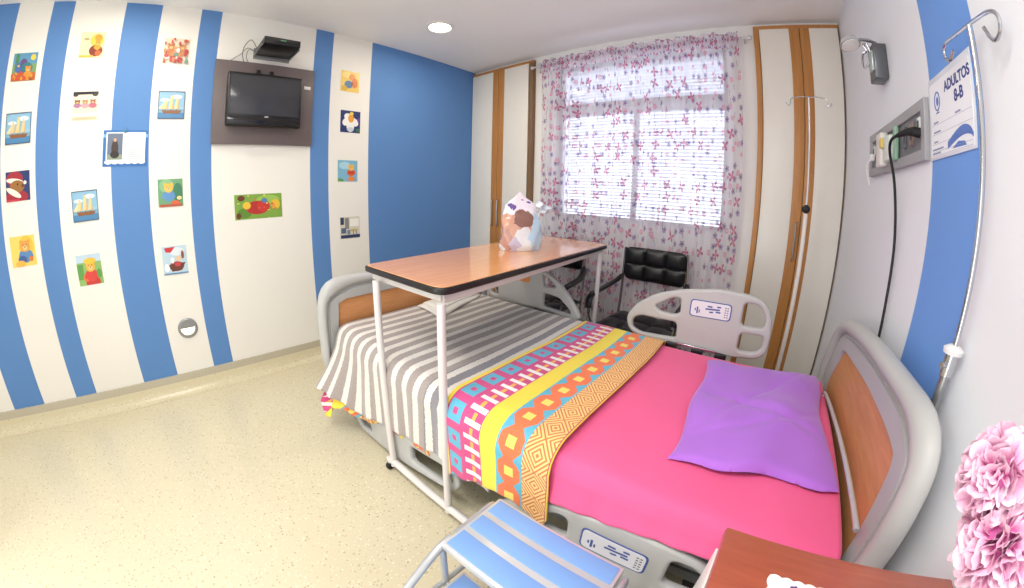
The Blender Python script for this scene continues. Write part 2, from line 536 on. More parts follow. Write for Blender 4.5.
def hpt(u, v):
    x = CX0+(CX1-CX0)*u
    z = 2.445+0.055*v + 0.006*sin(x*71)+0.008*sin(x*33+1)*v
    return (x, 2.598+0.012*sin(x*95+sin(x*21))-0.018*sin(v*pi), z)
b = MB().mat(M_CURT2); b.grid(hpt, 300, 6, uv=lambda u, v: (u*6.5+.3, v*.10)); 
b.grid(lambda u, v: (hpt(u, 0)[0], 2.60+0.010*sin(u*170+v)-.006, 2.40+.05*v), 300, 3, uv=lambda u, v: (u*6.0+.1, .4+v*.09))
b.grid(lambda u, v: (hpt(u, 0)[0], 2.585+0.012*sin(u*120+v*2), 2.38+.09*v), 300, 3, uv=lambda u, v: (u*5.0+.6, .7+v*.13))
b.build('gathered_heading', cu, fix=False)
rd = thing('curtain_rod', (-0.98, 2.60, 2.46), 'thin pale metal rod holding the floral curtain above the window', 'curtain rod')
MB().mat(plain('D5D5D8', .25, .3)).cyl((-1.90, 2.625, 2.465), (-0.10, 2.625, 2.465), .007, 12).build('rod', rd)
for x in (-1.905, -0.092):
    MB().mat(plain('D5D5D8', .25, .3)).ball((x, 2.625, 2.465), .016).build('finial', rd)
for x in (-1.84, -0.13):
    MB().mat(plain('D5D5D8', .25, .3)).box((x-.006, 2.62, 2.458), (x+.006, 2.72, 2.472), .002).build('bracket', rd)

# closets flush with the window wall
def closet(name, x0, x1, label, parts, handles):
    t = thing(name, ((x0+x1)/2, 2.70, 0), label, 'closet')
    b = MB().mat(WOOD_DARK)
    b.box((x0, 2.695, 0), (x1, 2.722, 2.572)); b.build('carcass', t)
    b = MB().mat(WOOD_CLOSET); b.box((x0, 2.684, 2.545), (x1, 2.696, 2.572), .002)
    b.build('top_trim', t)
    for kind, a, c in parts:
        if kind == 'door':
            (x_a, x_b, wa, wb) = (a[0], a[1], c[0], c[1])
            d = MB().mat(CREAM).box((x_a, 2.678, 0.08), (x_b, 2.696, 2.543), .002)
            d = d.build('door', t)
            MB().mat(WOOD_CLOSET).box((wa, 2.674, 0.08), (wb, 2.690, 2.543), .002).build('wood_stile', d)
            for hx in handles:
                if x_a < hx[0] < x_b:
                    hb = MB().mat(STEEL)
                    hb.tube(spline([(hx[0], 2.674, hx[1]), (hx[0], 2.650, hx[1]+.01), (hx[0], 2.646, (hx[1]+hx[2])/2), (hx[0], 2.650, hx[2]-.01), (hx[0], 2.674, hx[2])]), .006, 8)
                    hb.build('handle', d)
        else:
            MB().mat(WOOD_CLOSET if kind == 'wood' else WOOD_DARK).box((a, 2.672, 0), (c, 2.696, 2.545), .002).build('side_trim', t)
    MB().mat(WOOD_DARK).box((x0, 2.682, 0), (x1, 2.694, 0.07)).build('plinth', t)
    return t
closet('built_in_closet', XL+.004, -1.931, 'cream built-in closet with brown stile at the blue wall corner, left of window',
       [('door', (XL+.006, -2.350), (-2.421, -2.350)), ('door', (-2.346, -1.985), (-2.346, -2.275)), ('dark', -1.975, -1.931)],
       [(-2.385, 0.99, 1.24), (-2.315, 0.99, 1.24)])
closet('built_in_closet', -0.066, XR-.004, 'cream built-in closet with wide brown centre stiles, right of the curtain',
       [('wood', -0.066, -0.030), ('door', (-0.026, 0.250), (0.180, 0.250)), ('door', (0.254, 0.518), (0.254, 0.320))],
       [(0.222, 1.0, 1.24)])

# ------------------------------------------------------------------ left wall
def flat(c, rough=0.35): return plain(c, rough, name='printed_'+c, var=0.03)
def circ(cx, cy, rx, ry, n=20, a0=0, a1=2*pi, rot=0):
    pts = []
    for i in range(n):
        a = a0+(a1-a0)*i/(n if a1-a0 > 6.28 else n-1); x, y = rx*cos(a), ry*sin(a)
        pts.append((cx+x*cos(rot)-y*sin(rot), cy+x*sin(rot)+y*cos(rot)))
    return pts
def picture(name, y, z, w, h, bg, shapes, label, cat='picture', group=None, rot=0, thick=0.0015, border=None):
    """shapes: list of (colour, 2d points) with coordinates -1..1 across the card"""
    b = MB(); b.mat(flat(bg)); b.box((-w/2, -h/2, 0), (w/2, h/2, thick))
    k = thick
    if border:
        pass
    for c, pts in shapes:
        k += 0.00025; b.mat(flat(c))
        b.poly([(max(-1, min(1, p[0]))*w/2, max(-1, min(1, p[1]))*h/2, k) for p in pts])
    M = YZ(XL+0.0006) @ Matrix.Translation((y, z, 0)) @ Matrix.Rotation(rot, 4, 'Z')
    o = b.build(name, M=M)
    return tag(o, label, cat, group)
def rect(x0, y0, x1, y1): return [(x0, y0), (x1, y0), (x1, y1), (x0, y1)]
def ship():
    s = [('8FBEDB', rect(-1, -.1, 1, 1)), ('4C86B4', rect(-1, -1, 1, -.55)), ('7FAFC9', rect(-1, -.55, 1, -.3))]
    s += [('E8EEF2', circ(.4, .6, .4, .15)), ('E8EEF2', circ(-.5, .35, .35, .12))]
    s += [('8A5A33', [(-.72, -.38), (.8, -.38), (.62, -.62), (-.55, -.62)])]
    for x, t, ww in ((-.42, .42, .26), (0.0, .75, .28), (.42, .55, .26)):
        s += [('6B4A2B', rect(x-.02, -.4, x+.02, t)), ('EBCF93', [(x-ww*.75, -.3), (x+ww*.6, -.3), (x+ww*.45, t-.15), (x-.05, t)]), ('D8B26F', [(x+ww*.2, -.3), (x+ww*.6, -.3), (x+ww*.45, t-.15)])]
    s += [('EFD9A5', [(-.95, -.3), (-.66, -.34), (-.45, .3)])]
    for r in (rect(-1, .95, 1, 1), rect(-1, -1, 1, -.95), rect(-1, -1, -.96, 1), rect(.96, -1, 1, 1)): s.append(('3A4A66', r))
    return s
def bear(cx, cy, s, col, face='F0C880', shirt=None, arms=True):
    o = []
    if shirt: o += [(shirt, circ(cx, cy-.85*s, .55*s, .5*s))]
    else: o += [(col, circ(cx, cy-.85*s, .5*s, .5*s))]
    if arms: o += [(shirt or col, circ(cx-.5*s, cy-.7*s, .2*s, .38*s, rot=-.4)), (shirt or col, circ(cx+.5*s, cy-.7*s, .2*s, .38*s, rot=.4))]
    o += [(col, circ(cx-.36*s, cy+.36*s, .18*s, .18*s)), (col, circ(cx+.36*s, cy+.36*s, .18*s, .18*s)), (col, circ(cx, cy, .5*s, .46*s)),
          (face, circ(cx, cy-.12*s, .24*s, .2*s)), ('3A2416', circ(cx, cy-.05*s, .07*s, .05*s)), ('3A2416', circ(cx-.17*s, cy+.12*s, .045*s, .05*s)), ('3A2416', circ(cx+.17*s, cy+.12*s, .045*s, .05*s))]
    return o
random.seed(4)
def blobs(cols, n, s, x0=-1, x1=1, y0=-1, y1=1):
    return [(random.choice(cols), circ(random.uniform(x0, x1), random.uniform(y0, y1), s*random.uniform(.6, 1.3), s*random.uniform(.6, 1.3), 9)) for _ in range(n)]
PG = 'nursery picture tiles on the striped wall'
C0, C1, C2, C3 = -1.052, -0.603, -0.034, 1.293
def T(*a, **k): return picture('picture_tile', *a, **k, cat='picture tile', group=PG)
T(C0, 2.183, .172, .172, '7FA36B', [('5E9BC0', rect(-1, .2, 1, 1)), ('4F8A55', rect(-.8, -.2, -.5, 1)), ('6B4F86', circ(-.1, .1, .35, .5)), ('3D7F86', circ(.2, -.1, .5, .4)), ('F2D24B', circ(.65, .65, .22, .22)), ('C9652E', rect(-1, -1, 1, -.45))]
  + bear(.35, -.2, .45, 'E59A3B') + blobs(['D9523A', 'E9A23C', '7C4C2B'], 12, .12, y1=-.4) + bear(-.45, .1, .4, '4F6FB0'),
  label='forest animals picture with sun and blue sky, top tile of the leftmost column')
T(C0, 1.815, .178, .182, '9CC6DC', ship(), label='sailing ship tile in the leftmost column, second from top')
T(C0, 1.480, .170, .172, '25356B', [('A32434', circ(-.25, .5, .7, .5)), ('A32434', circ(-.1, -.75, .95, .5)), ('F0EBDD', circ(-.25, .35, .72, .18, rot=-.15)), ('9C6A2F', circ(-.05, -.02, .62, .42)), ('5A3414', circ(.42, .0, .1, .12)), ('2B1A0C', circ(.0, .12, .06, .08)), ('F0EBDD', circ(-.35, -.42, .7, .2, rot=-.5)), ('F0EBDD', circ(.62, .2, .13, .13)), ('C9334A', rect(-1, -1, .1, -.86))],
  label='teddy in red Santa hat on dark blue, leftmost column')
T(C0, 1.103, .175, .178, 'F0D66A', [('E8C43E', circ(.3, .2, .6, .8))] + bear(.2, .3, .8, 'E2A048', shirt='5C8CC0') + [('3F5D9C', circ(-.1, -.55, .35, .25)), ('D87F35', circ(.6, -.55, .18, .18)), ('F3B64B', circ(-.3, -.8, .4, .2))],
  label='yellow tile with golden teddy in blue, bottom of leftmost column')
T(C1, 2.306, .165, .168, 'E9DFB8', [('F2CB55', circ(.35, .35, .55, .5)), ('BBA86A', circ(-.5, .45, .22, .09)), ('DCA13C', circ(.45, .55, .3, .28)), ('8B3A22', circ(.35, -.45, .55, .45)), ('C96A38', circ(.55, -.65, .25, .22)), ('E9C04A', rect(-.95, -.95, .2, -.8))] + bear(.45, .1, .38, 'E8A33A'),
  label='pale tile with golden bear and brown bear, above three animals tile')
T(C1, 1.945, .168, .128, 'EADFC6', [('1D1A1E', rect(-1, .72, 1, 1)), ('3A3236', circ(-.8, .68, .2, .15)), ('3A3236', circ(.75, .68, .22, .15))] + bear(-.62, .0, .42, '8A5A44', shirt='B07BA0') + bear(0, -.02, .42, 'B98A6A', shirt='D9A0A8') + bear(.62, .0, .42, '9A6A5A', shirt='C76A80'),
  label='wide tile of three small animals under a black edge')
T(C1, 1.845, .166, .022, 'D8CCA8', [('B7A983', rect(-.9, -.3, .9, -.1)), ('B7A983', rect(-.7, .2, .8, .35))], label='narrow beige caption strip right below the three animals tile')
T(C1+.004, 1.322, .170, .182, '9CC6DC', ship(), label='sailing ship tile below and left of the prayer card', rot=.02)
T(C1-.012, .938, .165, .186, '8FB86A', [('BFD6E8', rect(-1, .5, 1, 1)), ('5E9B4A', rect(-1, -.6, -.5, .4)), ('C93A30', circ(.15, -.85, .6, .45)), ('E5743C', circ(-.3, -.5, .3, .25))] + bear(.1, .2, .75, 'F0B040', shirt='D8423A') + [('F2C13D', circ(.1, .58, .5, .2)), ('5E9B4A', circ(.75, -.3, .2, .3))],
  label='green tile with golden bear in red, lower left of second column', rot=.015)
T(C2, 2.285, .170, .170, 'E7D5BE', bear(-.45, .3, .55, 'C77B52') + bear(.45, .3, .55, 'C98A5A') + bear(0, .1, .45, 'D8A070') + blobs(['B8484A', 'D98A5A', 'EFEFEF', '6E9A8A', 'C95F50'], 26, .16, y1=0) + blobs(['C4503E'], 6, .12, y0=.5),
  label='bear family tile, uppermost in column left of television')
T(C2, 1.921, .176, .180, '9CC6DC', ship(), label='sailing ship tile left of the television panel, below the bear family')
T(C2, 1.359, .164, .175, '6FA478', [('8ABF8C', circ(-.3, .5, .6, .5)), ('3F7F5C', circ(.6, .0, .4, .7))] + bear(-.15, .35, .72, 'F0BF52', shirt='5F93C9') + [('D9663C', circ(.4, -.75, .35, .18)), ('F2D9A0', circ(.7, -.4, .2, .14)), ('B5553B', rect(-.9, -1, .9, -.82))],
  label='green tile of blond figure in blue dress holding flowers')
T(C2-.006, .926, .165, .184, 'BBD6E5', [('DDE9F0', circ(.2, .6, .6, .3)), ('C9343C', [(-.8, .9), (.1, .95), (-.3, .55), (-.7, .6)]), ('9E3A34', circ(.1, -.45, .6, .35)), ('6C3A2C', [(-.6, -.3), (.85, -.2), (.5, -.75), (-.3, -.8)]), ('F2F2F2', circ(-.2, .0, .16, .22)), ('E7C79A', circ(.3, .1, .2, .2)), ('8A4A3A', circ(.65, .35, .12, .3)), ('C8434A', circ(.2, -.3, .25, .16)), ('FFFFFF', circ(-.7, -.5, .2, .3)), ('5A87B0', rect(-1, -1, 1, -.9))],
  label='pale blue tile with red sleigh, above the round night light', rot=-.015)
T(.570, 1.235, .345, .172, '7FA845', [('9CC25A', circ(.4, .5, .5, .4)), ('5F8A33', circ(-.6, -.5, .3, .4)), ('B5332E', circ(-.05, -.1, .5, .55)), ('C93B35', circ(.2, .0, .28, .5)), ('E9C13C', circ(-.5, .1, .17, .3)), ('E9C13C', circ(.72, .1, .2, .42)), ('6B3A22', circ(-.72, .7, .15, .22)), ('6B3A22', circ(-.85, -.7, .1, .25)), ('4E7FB5', circ(.25, .45, .12, .2)), ('E79C4B', circ(.62, .0, .08, .2))] + blobs(['E9E07A', 'D96A3C'], 14, .05),
  label='wide green picture with large red shape, below television panel', rot=.008)
T(C3-.005, 2.215, .165, .172, 'EFCB62', [('F3DB84', circ(-.4, .6, .5, .3)), ('E2923A', circ(.2, .45, .35, .33)), ('5B7FA8', circ(-.15, -.3, .45, .38)), ('E07A38', circ(.5, -.1, .33, .5)), ('D8B23C', circ(-.6, -.7, .35, .25)), ('8A5A33', circ(.2, -.2, .13, .16))],
  label='yellow tile with orange and blue shapes, top right of television')
T(C3+.012, 1.884, .176, .178, '28386F', [('F1F1EE', circ(-.35, .0, .5, .35, rot=.6)), ('F1F1EE', circ(.35, .0, .5, .35, rot=-.6)), ('F1F1EE', circ(0, -.45, .38, .5)), ('F1F1EE', circ(-.3, .45, .35, .3)), ('E9A23C', circ(.05, .3, .3, .38)), ('C9D3DA', circ(.0, -.7, .35, .2)), ('6E4BA0', circ(.8, .2, .12, .2)), ('3F7B4A', rect(.6, -.9, .9, -.6)), ('F2D24B', circ(.1, .75, .2, .15))],
  label='dark blue tile with white petals and orange middle, right of television')
T(C3-.006, 1.485, .174, .170, '7DB6D2', [('A9D3E3', circ(-.3, .5, .6, .35)), ('5FA05A', circ(-.8, -.9, .4, .2))] + bear(.35, .3, .6, 'F0B84A', shirt='E0692F') + [('C9472F', circ(.35, -.15, .35, .16)), ('E9883A', circ(.35, -.75, .35, .22))],
  label='light blue tile with yellow chick and red scarf, nearest the blue wall')
T(C3+.007, 1.027, .178, .178, 'D9D6C6', [('2F3E66', rect(-.95, .3, -.6, .95)), ('2F3E66', rect(-.95, -.95, 1, -.65)), ('8C8C84', rect(-.5, -.1, -.1, .9)), ('F4F3EC', rect(0, .1, .9, .8)), ('5A6B8C', rect(-.9, -.5, -.4, 0)), ('C9B87A', circ(.4, -.25, .4, .12)), ('3E4E78', rect(.3, -.95, .36, -.3)), ('3E4E78', rect(.6, -.95, .66, -.35)), ('7A8AA0', rect(-.3, -.6, 0, -.2))],
  label='cream and navy harbour tile lowest beside the blue wall')
# prayer card
tc = []
for i in range(13): tc.append(('9DA3AE', rect(.12+.06*(i % 3 == 0), .78-.115*i, .82-.09*((i*7) % 4)/2, .80-.115*i)))
sc = [('2E6FB5', rect(-1, -1, 1, 1)), ('7FB3DE', rect(-1, .6, 1, .78)), ('EEF3F7', rect(-.86, -.75, .9, .88))]
sc += [('EEF3F7', circ(-.75+.3*i, -.76, .17, .12, 12)) for i in range(6)]
sc += [('64748A', rect(-.80, -.62, -.12, .82)), ('8C9A86', rect(-.80, -.62, -.12, -.35)), ('3F2E25', circ(-.46, .0, .16, .45)), ('3F2E25', circ(-.46, .35, .1, .16)), ('C9A07F', circ(-.46, .45, .07, .1)), ('2A201B', circ(-.46, -.35, .2, .2))]
pc = picture('prayer_card', -.327, 1.652, .292, .222, '2E6FB5', sc+tc, 'blue framed card with robed figure and printed verse on wide blue stripe', 'card', rot=-.03)
MB().mat(flat('3E7D9C')).lathe([(.012, 0), (.012, .006), (.006, .010)], (XL+.002, -.325, 1.758), 'x').build('pin', pc)

# television panel and set
tp = thing('wall_board', (XL, .603, 1.665), 'dark grey laminate board carrying the small television on striped wall', 'wall panel')
MB().mat(plain('6B6060', .45, name='grey_laminate', bumpy=.08)).box((XL+.001, .238, 1.665), (XL+.032, .970, 2.243), .003).build('board', tp)
MB().mat(flat('EDE9E6')).box((XL+.032, .895, 2.088), (XL+.0335, .945, 2.112)).build('sticker', tp)
tv = thing('television', (XL+.03, .585, 1.78), 'small black flat television on the dark grey board', 'television')
b = MB().mat(BLACK)
b.box((XL+.07, .322, 1.775), (XL+.125, .850, 2.140), .012, 3)
b.box((XL+.034, .45, 1.85), (XL+.072, .72, 2.06), .01)
b.build('casing', tv)
SCREEN = plain('3B3C42', .14, name='tv_glass', var=.02)
MB().mat(SCREEN).box((XL+.122, .345, 1.850), (XL+.1275, .828, 2.118), .001).build('screen', tv)
MB().mat(plain('1C1C1F', .12)).box((XL+.120, .330, 1.782), (XL+.1285, .842, 1.838), .004).build('lower_bezel', tv)
MB().mat(flat('C9CACD')).box((XL+.1285, .585, 1.836), (XL+.1290, .612, 1.843)).build('badge', tv)
for y in (.541, .636):
    MB().mat(BLACK).box((XL+.032, y-.014, 2.10), (XL+.062, y+.014, 2.185), .006).build('mounting_arm', tv)

# media box over the panel
mb_ = thing('media_player', (XL+.14, .635, 2.29), 'slim black media box on a wall bracket above the television', 'media player')
b = MB().mat(BLACK).box((XL+.03, .512, 2.300), (XL+.285, .762, 2.350), .004); b.build('casing', mb_)
MB().mat(plain('2C2E2E', .2)).box((XL+.284, .518, 2.318), (XL+.288, .756, 2.346), .001).build('front_panel', mb_)
MB().mat(plain('4D7A5A', .3, emit=.3)).box((XL+.2878, .62, 2.328), (XL+.2884, .66, 2.336)).build('display', mb_)
for y in (.505, .765):
    MB().mat(plain('8F9291', .4, .6)).box((XL+.002, y-.006, 2.292), (XL+.26, y+.003, 2.302), .001).build('bracket', mb_)
MB().mat(plain('8F9291', .4, .6)).box((XL+.001, .50, 2.28), (XL+.012, .77, 2.36), .001).build('wall_plate', mb_)
b = MB().mat(plain('55585A', .5))
b.tube(spline([(XL+.03, .52, 2.345), (XL+.05, .47, 2.40), (XL+.03, .43, 2.36), (XL+.02, .42, 2.30), (XL+.02, .435, 2.243)]), .0028, 6)
b.tube(spline([(XL+.03, .52, 2.325), (XL+.04, .45, 2.34), (XL+.02, .41, 2.30), (XL+.015, .36, 2.262), (XL+.02, .34, 2.243)]), .0022, 6)
b.tube(spline([(XL+.03, .52, 2.315), (XL+.04, .46, 2.33), (XL+.02, .45, 2.28), (XL+.015, .47, 2.243)]), .0022, 6)
tag(b.build('cables'), 'thin grey cables looping from the media box to the television board', 'cable')

# night light
nl = thing('night_light', (XL, -.027, .40), 'round wall night light with grey ring glowing low on striped wall', 'night light')
b = MB().mat(plain('9A9C9E', .35, .5))
b.lathe([(.070, 0), (.070, .006), (.062, .012), (.050, .012), (.050, .004)], (XL+.001, -.027, .458), 'x', 36); b.build('bezel', nl)
EMW = plain('FFF3D0', .4, emit=3.0)
b = MB().mat(EMW); P2 = circ(0, 0, .050, .050, 26, pi*1.0, 2*pi)
r0 = b.ring([(XL+.009, -.027+p[0], .462+p[1]) for p in P2]); r1 = b.ring([(XL+.012, -.027+p[0]*.97, .462+p[1]*.97) for p in P2])
b.skin([r0, r1]); b.build('lens', nl)
b = MB().mat(plain('8E9092', .4)); P2 = circ(0, 0, .050, .050, 26, 0, pi)
r0 = b.ring([(XL+.009, -.027+p[0], .462+p[1]) for p in P2]); r1 = b.ring([(XL+.016, -.027+p[0]*.97, .462+p[1]*.97) for p in P2])
b.skin([r0, r1]); b.build('hood', nl)

# ------------------------------------------------------------------ ceiling lamps
def downlight(x, y, label, e=14):
    t = thing('ceiling_downlight', (x, y, H-.02), label, 'ceiling light', 'recessed round ceiling downlights')
    b = MB().mat(plain('EFEDE8', .35)); rings = []
    for r, h in ((.105, 0), (.105, -.008), (.088, -.012), (.080, -.004)):
        rings.append(b.ring([(x+r*cos(a), y+r*sin(a), H+h) for a in (2*pi*j/36 for j in range(36))]))
    b.skin(rings, caps=(False, False)); b.build('rim', t)
    MB().mat(plain('FFF1CF', .4, emit=e)).lathe([(.080, 0), (.080, .003)], (x, y, H-.006), 'z', 36).build('lens', t)
downlight(-2.106, 1.708, 'small round glowing downlight in the ceiling near the blue wall')
downlight(-2.106, -.35, 'round glowing downlight in the ceiling further from the window')
t = thing('added_ceiling_panel', (-.60, -.40, 2.57), 'rectangular ceiling light panel added behind the viewer for fill', 'ceiling light')  # housing made up for the added overhead fill
MB().mat(plain('E6E6E6', .4)).box((-1.30, -.82, 2.572), (.10, .02, 2.599), .004).build('frame', t)

# ------------------------------------------------------------------ right wall
# reading lamp
lp = thing('wall_reading_lamp', (.53, 1.80, 1.92), 'chrome swing-arm reading lamp mounted high on white right wall', 'wall lamp')
b = MB().mat(plain('6F7276', .3, .7))
b.box((.472, 1.765, 1.895), (.532, 1.865, 2.045), .006); b.build('mount_box', lp)
MB().mat(plain('B9C6C6', .2, .4)).box((.464, 1.775, 1.93), (.474, 1.835, 2.015), .003).build('switch_plate', lp)
b = MB().mat(CHROME)
b.tube([(.475, 1.80, 2.00), (.455, 1.80, 2.05), (.455, 1.86, 2.075), (.475, 1.86, 2.03)], .005, 8)
b.tube(spline([(.475, 1.86, 1.99), (.45, 1.88, 1.97), (.45, 1.87, 2.03), (.475, 1.86, 2.04)]), .005, 8)
b.build('bracket_loop', lp)
b = MB().mat(STEEL).tube(spline([(.50, 1.80, 2.055), (.46, 1.79, 2.062), (.395, 1.762, 2.052)]), .007, 10); b.build('arm', lp)
Mh = Matrix.Translation((.372, 1.755, 2.028)) @ Matrix.Rotation(radians(-16), 4, 'X') @ Matrix.Rotation(radians(-8), 4, 'Y')
b = MB().mat(plain('D9DCDD', .12, .8)).lathe([(.002, .036), (.020, .034), (.036, .022), (.044, .004), (.045, -.006), (.039, -.006)], (0, 0, 0), 'z', 32)
for v in b.bm.verts: v.co = Mh @ v.co
b.build('lamp_shade', lp)
b = MB().mat(plain('EDEEEA', .3)).lathe([(.039, -.005), (.039, -.008), (.002, -.013)], (0, 0, 0), 'z', 32)
for v in b.bm.verts: v.co = Mh @ v.co
b.build('diffuser', lp)

for k_ in list(lp.children): k_.location = k_.location + Vector((0, -.075, -.012))
# socket panel
sp = thing('socket_panel', (.53, 1.64, 1.51), 'long grey aluminium socket panel on the right wall beside notice', 'socket panel')
b = MB().mat(plain('A6A7AB', .45, .1))
y0, y1, z0, z1 = 1.285, 2.0, 1.512, 1.700
b.add_mesh(plate_mesh([(-y1, z0), (-y0, z0), (-y0, z1), (-y1, z1)], [[(-y1+.03, z0+.035), (-y0-.03, z0+.035), (-y0-.03, z1-.035), (-y1+.03, z1-.035)]], .020, .003), YZR(.5225))
b.build('frame', sp)
MB().mat(plain('7E8084', .5, .1)).box((.522, y0+.03, z0+.035), (.5328, y1-.03, z1-.035)).build('back_plate', sp)
for y, z, ww, hh, c in ((1.345, 1.63, .028, .042, 'DDE4E4'), (1.42, 1.61, .032, .075, '8B7568'), (1.49, 1.61, .028, .075, '55565A'), (1.62, 1.61, .03, .075, '55565A'), (1.93, 1.62, .026, .050, 'C8CBCB'), (1.88, 1.59, .024, .05, '8B7568')):
    o = MB().mat(flat(c)).box((.514, y-ww/2, z-hh/2), (.524, y+ww/2, z+hh/2), .003).build('socket', sp)
    MB().mat(flat('3A3B3E')).box((.5125, y-ww/4, z-hh/4), (.5145, y+ww/4, z+hh/4), .0005).build('socket_face', o)
# adaptors in the panel
t = thing('power_adapter', (.50, 1.74, 1.55), 'white power adapter plugged into the grey socket panel', 'adapter')
MB().mat(flat('E4E2DC')).box((.482, 1.70, 1.532), (.515, 1.775, 1.665), .006).build('body', t)
MB().mat(flat('E2C66A')).box((.479, 1.685, 1.600), (.500, 1.715, 1.640), .004).build('yellow_tip', t)
t = thing('green_socket_block', (.50, 1.56, 1.55), 'pale green plug block between white adapter and black plug', 'plug')
MB().mat(flat('8FB8A0')).box((.498, 1.555, 1.540), (.515, 1.585, 1.665), .005).build('body', t)
MB().mat(flat('DCE5DE')).box((.488, 1.60, 1.545), (.515, 1.68, 1.64), .005).build('side_plug', t)
t = thing('power_cable', (.51, 1.4, .9), 'black plug and cable hanging from socket panel behind the headboard', 'cable')
b = MB().mat(RUBBER); b.tube([(.515, 1.335, 1.600), (.495, 1.335, 1.602), (.480, 1.36, 1.604), (.462, 1.42, 1.600)], [.017, .016, .012, .0065], 14); b.build('plug', t)
b = MB().mat(RUBBER)
b.tube(spline([(.462, 1.42, 1.600), (.456, 1.47, 1.590), (.462, 1.500, 1.55), (.490, 1.520, 1.45), (.512, 1.522, 1.25), (.515, 1.510, 1.05), (.515, 1.485, .85), (.512, 1.46, .60), (.51, 1.45, .40)]), .0055, 10)
b.build('cord', t)
t = thing('white_plug', (.50, 1.93, 1.56), 'small white plug with short white cord at the far end of socket panel', 'plug')
MB().mat(flat('ECECEC')).box((.492, 1.90, 1.575), (.514, 1.935, 1.605), .005).build('body', t)
MB().mat(flat('ECECEC')).tube(spline([(.495, 1.918, 1.58), (.485, 1.93, 1.56), (.49, 1.945, 1.52), (.505, 1.95, 1.47)]), .004, 8).build('cord', t)

# patient notice with its clear holder
nt_ = thing('bed_notice', (.53, 1.12, 1.515), 'white and blue bed notice reading 8-B on the right wall stripe', 'notice')
b = MB().mat(flat('E3E7EF')).box((.529, .968, 1.508), (.5327, 1.272, 1.742), .001); b.build('holder', nt_)
b = MB().mat(flat('F3F5FA')).box((.5278, .978, 1.516), (.5292, 1.262, 1.724)); sh = b.build('sheet', nt_)
NAVY = flat('2B3A86'); GREYB = flat('8E97B5')
def RW(y, z, off=.5276): return YZR(off, y) @ Matrix.Translation((0, z, 0))
b = MB().mat(NAVY)
b.add_mesh(text_mesh('ADULTOS', .038, bold=.0012), RW(1.062, 1.692)); b.add_mesh(text_mesh('8-B', .042, bold=.0014), RW(1.055, 1.652)); b.build('lettering', sh)
b = MB().mat(plain('5B74B8', .5))
b.tube([(.5276, 1.205+.019*cos(a), 1.668+.026*sin(a)) for a in (2*pi*i/24 for i in range(24))], .0022, 5, closed=True)
b.ball((.5280, 1.205, 1.668), .009, (.12, 1, 1.5), 8); b.box((.5274, 1.193, 1.634), (.5278, 1.217, 1.638)); b.build('seal', sh)
b = MB().mat(GREYB)
for z, segs in ((1.610, ((1.24, 1.205), (1.085, 1.05))), (1.583, ((1.24, 1.19),)), (1.556, ((1.24, 1.21),)), (1.535, ((1.25, 1.17),)), (1.524, ((1.25, 1.19),))):
    for a, c in segs: b.box((.5274, c, z-.002), (.5279, a, z+.003))
    b.box((.5275, .985, z-.006), (.5279, 1.25, z-.0052))
b.build('form_lines', sh)
b = MB().mat(flat('5579C4')); top = [(.98+.16*i/12, 1.545+.028*sin(pi*(i/12)**.7)) for i in range(13)]
b.poly([(.5275, y, z) for y, z in top] + [(.5275, .98+.16*i/12, 1.534+.017*sin(pi*(i/12)**.7)-.008*i/12) for i in range(12, -1, -1)])
b.poly([(.5276, 1.02, 1.522), (.5276, 1.11, 1.524), (.5276, 1.07, 1.538), (.5276, 1.03, 1.533)])
b.build('blue_wave', sh)

# iv pole at the head of the bed
iv = thing('iv_pole', (.497, .885, .30), 'chrome IV pole with curled hooks standing behind the headboard', 'IV pole', 'IV poles')
ox, oy = .498, .882
b = MB().mat(CHROME); b.tube([(ox, oy, 1.0), (ox, oy+.004, 1.757)], .0065, 12); b.build('rod', iv)
b = MB().mat(CHROME)
b.tube(spline([(ox+.002, 1.000, 1.740), (ox, 1.022, 1.722), (ox, 1.046, 1.735), (ox, 1.052, 1.757), (ox, 1.036, 1.770), (ox, .998, 1.768), (ox, .94, 1.762), (ox, .886, 1.757), (ox, .83, 1.750), (ox, .786, 1.742), (ox, .757, 1.728), (ox, .748, 1.706), (ox, .758, 1.688), (ox, .780, 1.682), (ox, .800, 1.697), (ox, .818, 1.722)], 8), .0048, 10)
b.build('hook_bar', iv)
b = MB().mat(STEEL); b.tube([(.498, .886, .32), (.498, .884, 1.060)], .0125, 14); b.build('lower_tube', iv)
MB().mat(plain('EDEDED', .3)).lathe([(.014, 0), (.024, 0), (.026, .010), (.014, .018)], (.498, .884, 1.070), 'z').build('collar', iv)
b = MB().mat(CHROME).lathe([(.017, 0), (.017, .050)], (.498, .885, 1.020), 'z'); b.cyl((.498, .885, 1.045), (.470, .870, 1.045), .007, 10); b.build('clamp', iv)
b = MB().mat(STEEL).box((.478, .866, .30), (.518, .906, .345), .004); b.box((.44, .872, .305), (.50, .90, .33), .003); b.build('socket_bracket', iv)

